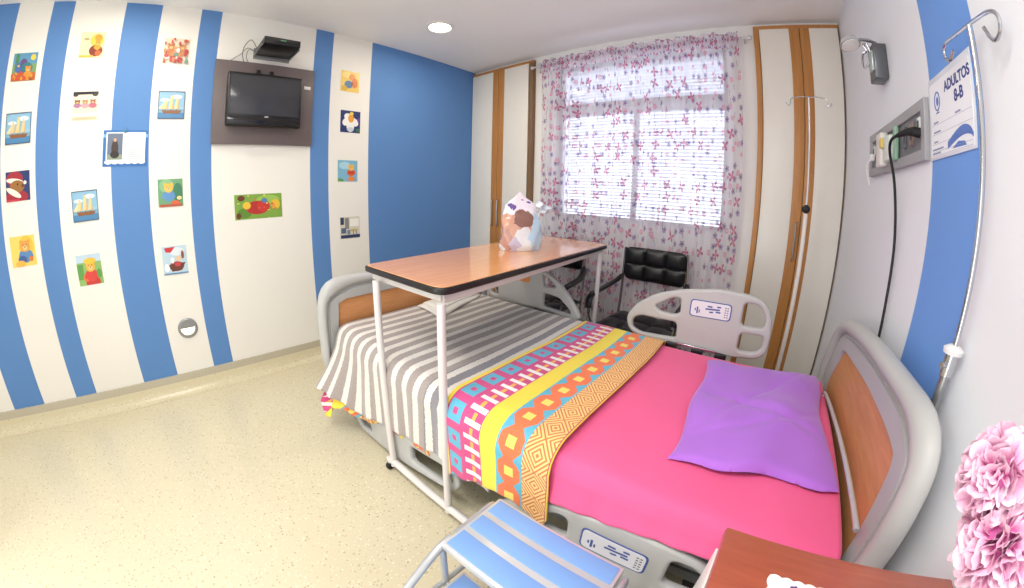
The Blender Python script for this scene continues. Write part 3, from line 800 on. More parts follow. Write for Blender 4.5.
# freestanding iv stand by the closet
SX, SY = .242, 2.30
st = thing('iv_stand', (SX, SY, 0), 'white and chrome IV stand with black knob in front of closet', 'IV pole', 'IV poles')
b = MB().mat(plain('D9DADC', .22, .5)); b.cyl((SX, SY, 1.30), (SX, SY, 1.955), .0055, 12); b.build('rod', st)
b = MB().mat(CHROME)
for s in (-1, 1):
    b.tube(spline([(SX, SY, 1.955), (SX+s*.05, SY, 1.957), (SX+s*.10, SY, 1.945), (SX+s*.107, SY, 1.915), (SX+s*.122, SY, 1.905), (SX+s*.132, SY, 1.925)]), .0035, 8)
b.build('hook_bar', st)
MB().mat(RUBBER).ball((SX-.002, SY-.014, 1.332), .024).build('knob', st)
b = MB().mat(plain('EDE6DE', .3)); b.cyl((SX, SY, .10), (SX, SY, 1.335), .0125, 16); b.build('tube', st)
for k in range(5):
    a = 2*pi*k/5+.3
    l = MB().mat(plain('D9DADC', .22, .5)).tube(spline([(SX, SY, .115), (SX+.1*cos(a), SY+.1*sin(a), .095), (SX+.26*cos(a), SY+.26*sin(a), .07)]), .012, 10).build('leg', st)
    MB().mat(RUBBER).lathe([(.008, -.012), (.025, -.012), (.025, .012), (.008, .012)], (SX+.26*cos(a), SY+.26*sin(a), .026), 'x', 18).build('caster', l)

# ------------------------------------------------------------------ hospital bed
bed = thing('hospital_bed', (-.68, 1.32, 0), 'grey hospital bed with wood-insert end boards, raised far rails and lowered near rails', 'bed')
def board(name, x, s, outer, inner, woodface):
    """outer / inner: outlines (y, z); s = direction facing the mattress"""
    n = 96
    def resample(pts):
        P = [Vector((p[0], p[1])) for p in pts]; P.append(P[0]); L = [0]
        for a, c in zip(P, P[1:]): L.append(L[-1]+(c-a).length)
        out = []
        for i in range(n):
            d = L[-1]*i/n; k = max(j for j in range(len(P)-1) if L[j] <= d)
            out.append(P[k].lerp(P[k+1], (d-L[k])/(L[k+1]-L[k])))
        return out
    # sample both along angle about the middle so that they correspond
    cy = sum(p[0] for p in inner)/len(inner); cz = sum(p[1] for p in inner)/len(inner)
    def polar(pts):
        P = resample(pts); out = []
        for i in range(n):
            a = 2*pi*i/n; d = Vector((cos(a), sin(a))); best = 0
            for p, q in zip(P, P[1:]+P[:1]):
                e = q-p; den = d.x*e.y-d.y*e.x
                if abs(den) < 1e-9: continue
                w_ = Vector((p.x-cy, p.y-cz)); t_ = (w_.x*e.y-w_.y*e.x)/den; u_ = (w_.x*d.y-w_.y*d.x)/den
                if t_ > 0 and -1e-6 <= u_ <= 1+1e-6: best = max(best, t_)
            out.append(Vector((cy, cz))+d*best)
        return out
    O, I = polar(outer), polar(inner)
    O = [ (O[i-1]+O[i]*2+O[(i+1)%n])/4 for i in range(n)]
    def rings(prof, bm_):
        return [bm_.ring([(x+s*d, (O[i]*(1-t)+I[i]*t).x, (O[i]*(1-t)+I[i]*t).y) for i in range(n)]) for t, d in prof]
    b = MB().mat(BED_GREY)
    bump_prof = [(.25, .014), (.38, .014), (.36, .028), (.29, .036), (.18, .039), (.06, .030), (0, .016), (-.02, 0), (0, -.010), (.08, -.018), (.3, -.020), (.5, -.018)]
    b.skin(rings(bump_prof, b), loop=True)
    o = b.build(name, bed, sharp=50)
    b = MB().mat(BED_GREY2)
    b.skin(rings([(.33, -.016), (.33, .012), (.50, .014), (.52, .024), (.93, .024), (.97, .018), (1.0, .008), (1.0, -.018)], b), loop=True)
    b.build('inner_panel', o, sharp=40)
    b = MB().mat(WOOD_BED)
    b.skin(rings([(.99, -.012), (.99, .012)], b))
    b.build('wood_insert', o)
    return o
ho = rounded([(.660, .36), (.660, .74), (.690, .930), (.775, .978), (1.24, .962), (1.46, .945), (1.74, .905), (1.885, .81), (1.975, .62), (1.975, .36)], [.03, .06, .06, .08, .1, .1, .1, .1, .1, .03])
hi = rounded([(.800, .47), (.815, .64), (.843, .832), (1.20, .826), (1.64, .795), (1.78, .60), (1.79, .47)], [.02, .02, .03, .03, .05, .05, .02])
board('headboard', .452, -1, ho, hi, None)
fo = rounded([(.642, .33), (.642, .66), (.660, .80), (.735, .868), (1.0, .862), (1.3, .864), (1.75, .868), (1.93, .80), (1.965, .62), (1.965, .33)], [.03, .05, .07, .09, .1, .1, .1, .1, .1, .03])
fi = rounded([(.745, .44), (.760, .60), (.772, .738), (1.0, .735), (1.25, .740), (1.66, .752), (1.80, .60), (1.80, .44)], [.02, .02, .02, .03, .03, .05, .05, .02])
board('footboard', -1.812, 1, fo, fi, None)

def mirror(pts): return [(-1.577-x, z) for x, z in pts]
R_OUT = [(-.648, .60), (-.655, .665), (-.600, .745), (-.500, .815), (-.364, .862), (-.168, .897), (-.015, .894), (.060, .878), (.112, .815), (.130, .70), (.124, .61), (.075, .572), (-.10, .552), (-.27, .541), (-.45, .548), (-.600, .556)]
R_H1 = rounded([(-.500, .748), (-.400, .812), (-.362, .815), (-.356, .735), (-.385, .720), (-.465, .722)], .022)
R_H2 = rounded([(-.615, .655), (-.570, .678), (-.365, .680), (-.357, .592), (-.560, .578), (-.618, .600)], .022)
R_H3 = rounded([(-.033, .852), (.040, .852), (.083, .805), (.085, .738), (-.033, .733)], .026)
R_H4 = rounded([(-.028, .695), (.094, .702), (.094, .635), (.060, .606), (-.028, .600)], .024)
PANEL_W = plain('E6E6EC', .3); PANEL_B = plain('3F5A9E', .4); DKGREY = plain('6A6C6E', .5)
def rail(y, f, label, thick=.034, placard=None, front=-1, own=None):
    b = MB().mat(BED_GREY)
    outer = rounded([f(p) for p in R_OUT], .045) if own is None else own[0]
    holes = [[f(p) for p in h] for h in (R_H1, R_H2, R_H3, R_H4)] if own is None else own[1]
    me = plate_mesh(outer, holes, thick, .013)
    b.add_mesh(me, XZ(y)); o = b.build('side_rail', bed, sharp=60)
    fy = y+front*(thick/2)
    def pts(L): return [f(p) for p in L]
    if placard == 'control':
        b = MB().mat(PANEL_B); b.add_mesh(plate_mesh(pts(rounded([(-.306, .735), (-.090, .742), (-.090, .830), (-.306, .826)], .02)), [], .002, .0006), XZ(fy-.001)); c = b.build('label_border', o)
        b = MB().mat(PANEL_W); b.add_mesh(plate_mesh(pts(rounded([(-.300, .740), (-.096, .747), (-.096, .825), (-.300, .821)], .018)), [], .002, .0006), XZ(fy-.0022)); b.build('label_plate', c)
        b = MB().mat(PANEL_B)
        for q in ([(-.225, .782), (-.150, .788), (-.150, .796), (-.225, .790)], [(-.215, .797), (-.19, .797), (-.19, .805), (-.215, .805)], [(-.17, .775), (-.145, .775), (-.145, .783), (-.17, .783)], [(-.20, .768), (-.18, .772), (-.185, .779), (-.205, .775)], [(-.165, .801), (-.145, .803), (-.147, .811), (-.167, .809)],
                  [(-.270, .755), (-.262, .755), (-.262, .790), (-.270, .790)], [(-.280, .768), (-.274, .768), (-.274, .782), (-.280, .782)], [(-.258, .760), (-.252, .760), (-.252, .776), (-.258, .776)]):
            P = pts(q); b.poly([(p[0], fy-.0036, p[1]) for p in P])
        b.mat(DKGREY)
        for i in range(5):
            for j in range(2):
                P = pts([(-.125+j*.012, .758+i*.012), (-.117+j*.012, .758+i*.012), (-.117+j*.012, .763+i*.012), (-.125+j*.012, .763+i*.012)]); b.poly([(p[0], fy-.0036, p[1]) for p in P])
        b.build('pictograms', c)
    elif placard == 'wood':
        b = MB().mat(plain('D98A4A', .4)); b.add_mesh(plate_mesh(pts(rounded([(-.235, .725), (-.06, .728), (-.06, .826), (-.235, .82)], .012)), [], .002, .0006), XZ(fy-.001)); b.build('orange_plate', o)
    o['label'] = label
    return o
KR = .968
FO = rounded([(-1.20, .846), (-1.10, .800), (-1.01, .715), (-.945, .640), (-.918, .590), (-.955, .562), (-1.22, .585), (-1.56, .565), (-1.665, .575), (-1.675, .70), (-1.655, .82), (-1.55, .870), (-1.40, .885), (-1.28, .875)], .05)
FH = [rounded([(-1.208, .815), (-1.165, .800), (-1.095, .748), (-1.190, .738)], .014),
      rounded([(-1.192, .700), (-1.075, .686), (-1.000, .630), (-.985, .597), (-1.192, .610)], .018),
      rounded([(-1.640, .72), (-1.575, .72), (-1.565, .610), (-1.635, .612)], .02)]
rail(1.905*KR, lambda p: (p[0]*KR, CAMH-(CAMH-p[1])*KR), 'raised rail panel with control label', placard='control')
rail(1.905*KR, lambda p: ((-1.577-p[0])*KR, CAMH-(CAMH-p[1])*KR), 'raised rail panel with orange plate', placard='wood', own=(FO, FH))
rail(.735, lambda p: (p[0]+.042, p[1]-.435), 'lowered rail panel with control label', placard='control', front=-1)
def lowfoot(p):
    x, z = -1.577-p[0]+.927, p[1]-.60
    x *= 1.10; a = radians(8.5)
    return (-.795+x*cos(a)-z*sin(a), .178+x*sin(a)+z*cos(a))
rail(.738, lowfoot, 'lowered rail panel at the foot, tilted')
b = MB().mat(BLACK)
for x in (-.36, -.22, -.10): b.box((x-.03, 1.80, .555), (x+.03, 1.835, .592), .004)
b.mat(CHROME); b.box((-.34, 1.808, .592), (-.12, 1.820, .603), .002)
b.build('rail_hinge', bed)
MB().mat(plain('3F6FA8', .7)).box((-1.765, .80, .44), (.400, 1.75, .565), .03, 4).build('mattress', bed)
b = MB().mat(plain('8E9192', .4)); b.box((-1.78, .79, .385), (.42, 1.86, .425), .006)
for y in (.83, 1.80): b.box((-1.70, y-.025, .30), (.36, y+.025, .345), .006)
b.build('deck_frame', bed)
b = MB().mat(plain('7C7F81', .4))
for y in (.93, 1.70): b.box((-1.50, y-.03, .12), (.20, y+.03, .17), .006)
for x in (-1.45, .15): b.box((x-.03, .93, .12), (x+.03, 1.70, .17), .006)
for x in (-1.1, -.2):
    for y in (1.0, 1.63): b.tube([(x-.12, y, .16), (x+.12, y, .39)], .018, 8)
b.build('undercarriage', bed)
for x in (-1.42, .14):
    for y in (.95, 1.68):
        MB().mat(RUBBER).lathe([(.02, -.016), (.058, -.016), (.062, 0), (.058, .016), (.02, .016)], (x, y, .064), 'y', 24).build('caster', bed)
b = MB().mat(plain('D5D6D6', .3, .5)); b.tube(spline([(.400, .775, .664), (.400, .80, .668), (.400, 1.2, .648), (.400, 1.58, .612), (.400, 1.62, .58), (.400, 1.62, .54)], 5), .008, 10); b.build('mattress_retainer', bed)

# ------------------------------------------------------------------ bedding
NEAR, FAR, TOP = .745, 1.785, .588
def prof(x, off, hem, hemy, farhem=.47, n=64):
    """cross-section across the bed from the far hem over the top to the near hem: list of (y, z), evenly spaced by t"""
    o = off
    pts = [(FAR+.012+o, farhem), (FAR+.010+o, TOP-.05), (FAR-.002+o*.7, TOP-.015+o*.4), (FAR-.03, TOP+o-.002), (FAR-.10, TOP+o)]
    pts += [(FAR-.10-(FAR-NEAR-.20)*i/8, TOP+o) for i in range(1, 8)]
    pts += [(NEAR+.10, TOP+o), (NEAR+.035, TOP+o-.003), (NEAR+.006-o*.7, TOP-.016+o*.4), (NEAR-.010-o, TOP-.055)]
    z0 = TOP-.055
    for i in range(1, 7):
        t = i/6; pts.append((NEAR-.010-o+(hemy-NEAR+.010+o)*t**1.4, z0+(hem-z0)*t))
    return pts
def sample(pts, n):
    P = [Vector((0, p[0], p[1])) for p in pts]; P = spline(P, 4); L = [0]
    for a, c in zip(P, P[1:]): L.append(L[-1]+(c-a).length)
    out = []; k = 0
    for i in range(n+1):
        d = L[-1]*i/n
        while k < len(P)-2 and L[k+1] < d: k += 1
        f = (d-L[k])/max(1e-9, L[k+1]-L[k]); q = P[k].lerp(P[k+1], min(1, f)); out.append((q.y, q.z, d))
    return out
def interp(tab, x):
    if x <= tab[0][0]: return tab[0][1]
    for (a, va), (c, vc) in zip(tab, tab[1:]):
        if x <= c:
            t = (x-a)/(c-a); t = t*t*(3-2*t); return va+(vc-va)*t
    return tab[-1][1]
def drape(name, x0, x1, off, hemf, hemyf, mat, nx=90, nv=150, wave=.006, top_wave=.0, farhem=.47, xshift=None, thick=.004, ph=0.0, tuck=None, zf=None):
    cols = []
    for i in range(nx+1):
        x = x0+(x1-x0)*i/nx
        P = sample(prof(x, off, hemf(x), hemyf(x), farhem), nv)
        tot = P[-1][2]; row = []
        k_ = next(k for k in range(1, len(P)) if P[k][0] < NEAR+.02)   # arc length where the near side begins
        ref = P[k_-1][2]+(P[k_][2]-P[k_-1][2])*(P[k_-1][0]-NEAR-.02)/(P[k_-1][0]-P[k_][0])
        for (y, z, d) in P:
            s = d-ref
            dn = max(0, min(1, (TOP-.02-z)/.25)) if y < 1.3 else 0
            yy_ = y - wave*dn*(sin(x*31+ph)+.6*sin(x*67+2+ph)) - wave*.5*dn
            zz = z + (top_wave*(sin(x*9+y*4+ph)+.6*sin(x*5-y*11)+.5*sin(x*23+y*17+ph)) if z > TOP-.01 else 0)
            xx = x + (xshift(x, y, z, dn) if xshift else 0)
            if zf: zz += zf(x, y)
            row.append(((xx, yy_, zz), (x, s)))
        cols.append(row)
    b = MB().mat(mat)
    b.grid(lambda u, v: cols[round(u*nx)][round(v*nv)][0], nx, nv, uv=lambda u, v: cols[round(u*nx)][round(v*nv)][1])
    return b.build(name, fix=False, sharp=80, mods=[('SOLIDIFY', dict(thickness=thick, offset=-1)), ])

def cloth(name, colf, rough=.8, weave=700, bs=.35, sheen=.2):
    m, nt, bs_ = new_mat(name)
    u, v, _, src = uvw('uv')
    c = colf(u, v, src)
    nt.links.new(c, bs_.inputs['Base Color']); bs_.inputs['Roughness'].default_value = rough
    bs_.inputs['Sheen Weight'].default_value = sheen; bs_.inputs['Specular IOR Level'].default_value = .25
    bump(bs_, noise(src, weave, 2)+noise(src, 14, 3)*2.0, bs, .0015)
    return m
def pink(u, v, src): return mixc(noise(src, 5, 3)*.5, 'F4679A', 'ED588C')
M_PINK = cloth('pink_cotton', pink)
def stripes(u, v, src):
    n = noise(src, 120, 3)
    w_ = noise(src, 3, 2)
    f = ((u+1.752+(w_-.5)*.006)/.0775).fract()
    f = f+(n-.5)*.16
    k = (f.between(.06, .50))
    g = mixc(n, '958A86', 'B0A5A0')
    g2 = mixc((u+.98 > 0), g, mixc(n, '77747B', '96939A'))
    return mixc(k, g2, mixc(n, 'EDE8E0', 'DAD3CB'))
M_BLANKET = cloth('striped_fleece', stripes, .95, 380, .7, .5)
def quilt_col(u, v, src, period=.457, u0=-.868, vs=.107):
    U = ((u-u0)/period).fract(); V = (v/vs); fv = (V.fract()-.5)
    def lay(c, m_, new): return mixc(m_, c, new)
    MAG, BLU, YEL, ORA, WHT = 'D0307E', '49AECB', 'F5DC2A', 'EC6A2B', 'F3EDEA'
    c = lay('D0307E', U < .04, YEL)
    c = lay(c, ((U-.128).abs() < .072)*(fv.abs() < .34), BLU)
    c = lay(c, ((U-.128).abs() < .024)*(fv.abs() < .11), MAG)
    c = lay(c, ((U-.318).abs() < .016)*((v/.0535).fract() > .5), 'F0B03A')
    c = lay(c, ((U-.318).abs() < .078)*((v/.0535).fract() < .38), WHT)
    c = lay(c, U.between(.405, .560), YEL)
    c = lay(c, U.between(.560, .790), BLU)
    du = (U-.675).abs()/.102; dv = fv.abs()/.5
    hexm = (du+(dv-.38).max(0)*.95) < .98
    c = lay(c, hexm*U.between(.560, .79), ORA)
    c = lay(c, (du.max(dv*1.05) < .36), 'F0D65A')
    q = ((U-.895).abs()/.105 + fv.abs()/.5)
    c = lay(c, U > .79, mixc(((q*3.2).fract() < .45), 'F2C877', 'CC6A28'))
    c = lay(c, U > .992, 'B5304A')
    n = noise(src, 200, 2)
    return mixc(n*.12, c, 'FFFFFF')
M_QUILT = cloth('printed_quilt', lambda u, v, s: quilt_col(u, v, s), .8, 600, .3)
M_QUILT2 = cloth('printed_quilt_under', lambda u, v, s: quilt_col(u+v*.6, v+u*.5, s, .457, -.7), .8, 600, .3)

# pink fitted sheet
hem_p = [(-1.75, .40), (-.9, .40), (-.45, .41), (-.30, .435), (-.10, .468), (.10, .485), (.30, .52), (.41, .535)]
o = drape('fitted_sheet', -.95, .405, 0.0, lambda x: interp(hem_p, x), lambda x: NEAR-.010-.018*max(0, min(1, (x+.48)/.15)), M_PINK, 110, 150, .009, .0018, thick=.002)
tag(o, 'bright pink fitted sheet covering the head half of the bed', 'bed sheet')
# quilt: the part lying under the blanket with its hem peeping out, and the band folded back over it
qt = thing('printed_quilt', (-1.1, 1.3, .60), 'colourful geometric quilt folded back in a band across the bed', 'quilt')
hem_b = [(-1.765, .285), (-1.70, .285), (-1.62, .268), (-1.56, .240), (-1.47, .205), (-1.35, .222), (-1.2, .250), (-1.03, .285), (-.86, .302), (-.62, .305)]
def hemy_b(x): return interp([(-1.765, .555), (-1.66, .590), (-1.56, .640), (-1.45, .700), (-1.30, .716), (-.6, .718)], x)
def hem_u(x): return interp(hem_b, x) - interp([(-1.765, .07), (-1.72, .175), (-1.70, .175), (-1.655, .07), (-1.55, .05), (-1.45, .035), (-1.30, .012), (-1.15, .03), (-.95, .040), (-.86, .03)], x)
o = drape('under_layer', -1.755, -.86, .006, hem_u, lambda x: hemy_b(x)+.010, M_QUILT2, 120, 170, .006, .0012, thick=.002, ph=2)
o.parent = qt; o.matrix_parent_inverse = world_of(qt).inverted()
hem_q = [(-.868, .262), (-.80, .285), (-.69, .318), (-.57, .345), (-.50, .330), (-.43, .305), (-.405, .345)]
o = drape('folded_band', -.868, -.408, .024, lambda x: interp(hem_q, x), lambda x: NEAR-.036, M_QUILT, 110, 200, .004, .0012, thick=.006, ph=1,
          xshift=lambda x, y, z, dn: .014+.010*sin(y*5)+.022*dn)
o.parent = qt; o.matrix_parent_inverse = world_of(qt).inverted()
# striped blanket
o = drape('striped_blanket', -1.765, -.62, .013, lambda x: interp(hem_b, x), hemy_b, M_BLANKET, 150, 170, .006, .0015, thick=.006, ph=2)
tag(o, 'grey and white striped fleece blanket over the foot of the bed', 'blanket')

# pillow
def pillow():
    c = [Vector((-.153, 1.655, 0)), Vector((.372, 1.765, 0)), Vector((.392, .975, 0)), Vector((-.128, .884, 0))]
    b = MB().mat(cloth('purple_cotton', lambda u, v, s: mixc(noise(s, 4, 3)*.6, 'B574DC', 'A866D2'), .75, 500, .3, .3))
    def pt(u, v, s):
        uu = 1-abs(2*u-1)**1.0; 
        p = c[0].lerp(c[1], u).lerp(c[3].lerp(c[2], u), v)
        eu = (1-(2*u-1)**2); ev = (1-(2*v-1)**2)
        p = p + Vector((.012*sin(v*9)*(1-eu), .014*sin(u*11+1)*(1-ev), 0))
        # pinch in the sides between the corners
        p += (Vector((.135, 1.32, 0))-p)*(.05*eu*(1-ev)+.05*ev*(1-eu))
        h = (eu*ev)**.36*.056
        wr = .004*sin(u*17+v*6)*eu + .005*sin(v*13-u*9)*ev*eu + .0012*sin(v*38+u*21)*eu*(1-ev*.7)
        cr = .012*math.exp(-((v-.55-.3*(u-.4))**2)/.0009)*eu*ev + .010*math.exp(-((v-.76+.35*(u-.3))**2)/.0008)*eu*ev + .009*math.exp(-((v-.40+.9*(u-.5))**2)/.0008)*eu*ev
        z = TOP+.016+.006*sin(u*8+v*5)+.006*sin(v*13) + (h*.95+wr-cr if s > 0 else -h*.35)
        return (p.x, p.y, max(TOP+.004, z))
    b.grid(lambda u, v: pt(u, v, 1), 60, 70, uv=lambda u, v: (u*.5, v*.8))
    b.grid(lambda u, v: pt(u, v, -1), 60, 70, uv=lambda u, v: (u*.5, v*.8), flip=True)
    bmesh.ops.remove_doubles(b.bm, verts=b.bm.verts, dist=.0008)
    return b.build('pillow', sharp=80, mods=[('SUBSURF', dict(levels=1, render_levels=1))])
tag(pillow(), 'flat purple pillow lying on the pink sheet by the headboard', 'pillow')
# folded white paper cloth on the foot of the bed
b = MB().mat(plain('F4F2EC', .8, name='white_paper_cloth', bumpy=.2))
for k, (q, zz) in enumerate((([(-1.735, 1.26), (-1.745, 1.62), (-1.63, 1.72), (-1.470, 1.225)], 0), ([(-1.73, 1.30), (-1.735, 1.60), (-1.645, 1.68), (-1.56, 1.28)], .010))):
    n_ = 10
    A = [Vector((p[0], p[1], 0)) for p in q]
    def fp(u, v, A=A, zz=zz): 
        p = A[0].lerp(A[1], v).lerp(A[3].lerp(A[2], v), u); return (p.x, p.y, TOP+.031+zz+.006*sin(u*3)*(1-v)+.004*sin(v*7+u*5)+.003*u)
    b.grid(fp, n_, n_)
tag(b.build('folded_paper', fix=False, mods=[('SOLIDIFY', dict(thickness=.010, offset=-1))]), 'folded white papers resting on the blanket under the table', 'paper')

# ------------------------------------------------------------------ overbed table
tb = thing('overbed_table', (-1.12, 1.45, 0), 'long wood-top table with black edge and white legs bridging the bed', 'table')
TZ = 1.0
TQ = [(-1.395, .722), (-.862, .722), (-.938, 2.215), (-1.515, 2.245)]
TQo = rounded(TQ, [.03, .06, .05, .03])
def shrink(Q, d):
    c = Vector((sum(q[0] for q in Q)/4, sum(q[1] for q in Q)/4)); out = []
    for q in Q:
        v = Vector(q)-c; out.append((q[0]-d*(1 if v.x > 0 else -1), q[1]-d*(1 if v.y > 0 else -1)))
    return out
b = MB().mat(plain('1F1B1A', .35, name='black_edging')); b.add_mesh(plate_mesh(TQo, [], .026, .007), Matrix.Translation((0, 0, TZ-.0135))); b.build('edging', tb)
b = MB().mat(WOOD_TABLE); b.add_mesh(plate_mesh(rounded(shrink(TQ, .007), [.03, .055, .045, .03]), [], .004, .0005), Matrix.Translation((0, 0, TZ))); b.build('tabletop', tb)
F4 = shrink(TQ, .035)
b = MB().mat(WHITE_METAL)
for p, q in zip(F4, F4[1:]+F4[:1]): b.tube([(p[0], p[1], TZ-.046), (q[0], q[1], TZ-.042)], .018, 8, squash=(.95, .55))
b.build('apron', tb)
LEGS = [(-1.227, .694), (-.834, .694), (-1.385, 2.10), (-.955, 2.10)]
for i, (x, y) in enumerate(LEGS):
    sgn = 1 if y < 1 else -1
    xt = F4[(0, 1, 3, 2)[i]][0]; yt = F4[(0, 1, 3, 2)[i]][1]
    top = [(x, y, .035), (x+(xt-x)*.35, y+(yt-y)*.35, .955)]
    MB().mat(WHITE_METAL).tube(top, .0155, 12).build('leg', tb)
for y, xa, xb in ((.694, -1.262, -.60), (2.10, -1.42, -.74)):
    fb = MB().mat(WHITE_METAL).tube(spline([(xa, y-.012, .055), (xa+.04, y, .060), ((xa+xb)/2, y, .060), (xb-.16, y, .060), (xb-.05, y, .055), (xb, y, .035)], 4), .0175, 12).build('foot_bar', tb)
    for x in (xa+.01, xb-.02):
        MB().mat(WHITE_METAL).cyl((x, y-.008, .030), (x, y-.008, .055), .010, 10).build('stem', fb)
        MB().mat(RUBBER).lathe([(.008, -.010), (.021, -.010), (.023, 0), (.021, .010), (.008, .010)], (x, y-.008, .0235), 'x', 20).build('caster', fb)

# diaper bag on the table
def bag_mat():
    m, nt, bs = new_mat('printed_bag_film')
    u, v, _, src = uvw('uv')
    n = noise(src, 5, 3)
    q = noise(src, 4, 3, (1, 1.7, 1)); u, v = u+(q-.5)*.30, v+(n-.5)*.22
    c = mixc(n, 'E8EEF4', 'CDD6DE')
    c = mixc(ellipse_mask(u, v, .30, .36, .34, .34), c, 'D2A08A')
    c = mixc(ellipse_mask(u, v, .14, .16, .13, .22), c, 'BF9488')
    c = mixc(ellipse_mask(u, v, .52, .55, .16, .15), c, '8A6256')
    c = mixc(ellipse_mask(u, v, .50, .18, .16, .22), c, 'E9EDF2')
    c = mixc(ellipse_mask(u, v, .35, .10, .10, .14), c, 'C9C3DC')
    c = mixc(ellipse_mask(u, v, .80, .28, .18, .36), c, 'BCD8EE')
    c = mixc(v > (u*.10+.60), c, mixc(n*.5, 'EFE6F4', 'F8F5FA'))
    c = mixc(ellipse_mask(u, v, .28, .76, .10, .045), c, '5F3F92')
    c = mixc(ellipse_mask(u, v, .35, .73, .05, .05), c, '6A4C9C')
    c = mixc((u.between(.52, .80))*((v-.90+u*.08).abs() < .018)*(((u*40).sin()) > -.4), c, '6F5AA8')
    nt.links.new(c, bs.inputs['Base Color']); bs.inputs['Roughness'].default_value = .22
    bs.inputs['Coat Weight'].default_value = .6; bump(bs, noise(src, 9, 4), .6, .006)
    return m
dg_ = thing('diaper_bag', (-1.19, 1.56, TZ), 'glossy plastic diaper pack with purple printed top standing on the table', 'plastic bag')
b = MB().mat(bag_mat()); rings = []; N = 40; K = 26
bx, by = -1.188, 1.565
dirx = Vector((.62, .78, 0)).normalized(); diry = Vector((-.78, .62, 0))
L = b.bm.loops.layers.uv.verify()
prev = None
random.seed(2)
ph_ = [random.uniform(0, 6) for _ in range(6)]
for k in range(K+1):
    t = k/K; h = TZ+.003+.322*t
    wx = interp([(0, .108), (.08, .118), (.40, .110), (.60, .098), (.76, .086), (.84, .062), (.93, .028), (1, .003)], t)
    wy = interp([(0, .052), (.10, .062), (.40, .052), (.60, .030), (.74, .010), (.85, .004), (1, .002)], t)
    sh = interp([(0, 0), (.5, .002), (.75, -.004), (1, -.012)], t)
    pts = []
    for j in range(N):
        a = 2*pi*j/N; e = .75
        cx_ = abs(cos(a))**e*(1 if cos(a) > 0 else -1); sy_ = abs(sin(a))**e*(1 if sin(a) > 0 else -1)
        wob = 1+.05*sin(3*a+t*9+ph_[0])*(t > .03)+.03*sin(7*a-t*14+ph_[1])
        p = Vector((bx, by, 0))+dirx*(cx_*wx*wob+sh)+diry*(sy_*wy*wob)
        pts.append((p.x, p.y, h-.022*abs(cos(a))**3*max(0, t-.6)))
    r = b.ring(pts)
    if prev:
        for j in range(N):
            j2 = (j+1) % N; f = b._face([prev[j], prev[j2], r[j2], r[j]])
            for l, (jj, tt) in zip(f.loops, ((j, t-1/K), (j+1, t-1/K), (j+1, t), (j, t))):
                l[L].uv = (.5+.5*cos(2*pi*jj/N)*interp([(0, 1), (.62, .85), (1, .45)], tt), tt)
    prev = r
b._face(prev)
b.build('pack', dg_, sharp=80)
b = MB().mat(plain('DCE6F2', .15, coat=.6, name='clear_film'))
def fl(u, v):
    a = -1+2*u; t = v
    p = Vector((bx, by, 0))+dirx*(.085+.075*t+.012*sin(u*9))+diry*(.015*sin(t*8+u*3))
    return (p.x, p.y, TZ+.245+.035*a*(1-.55*t)-.02*t)
b.grid(fl, 8, 10); b.build('film_corner', dg_, fix=False, mods=[('SOLIDIFY', dict(thickness=.0015))])

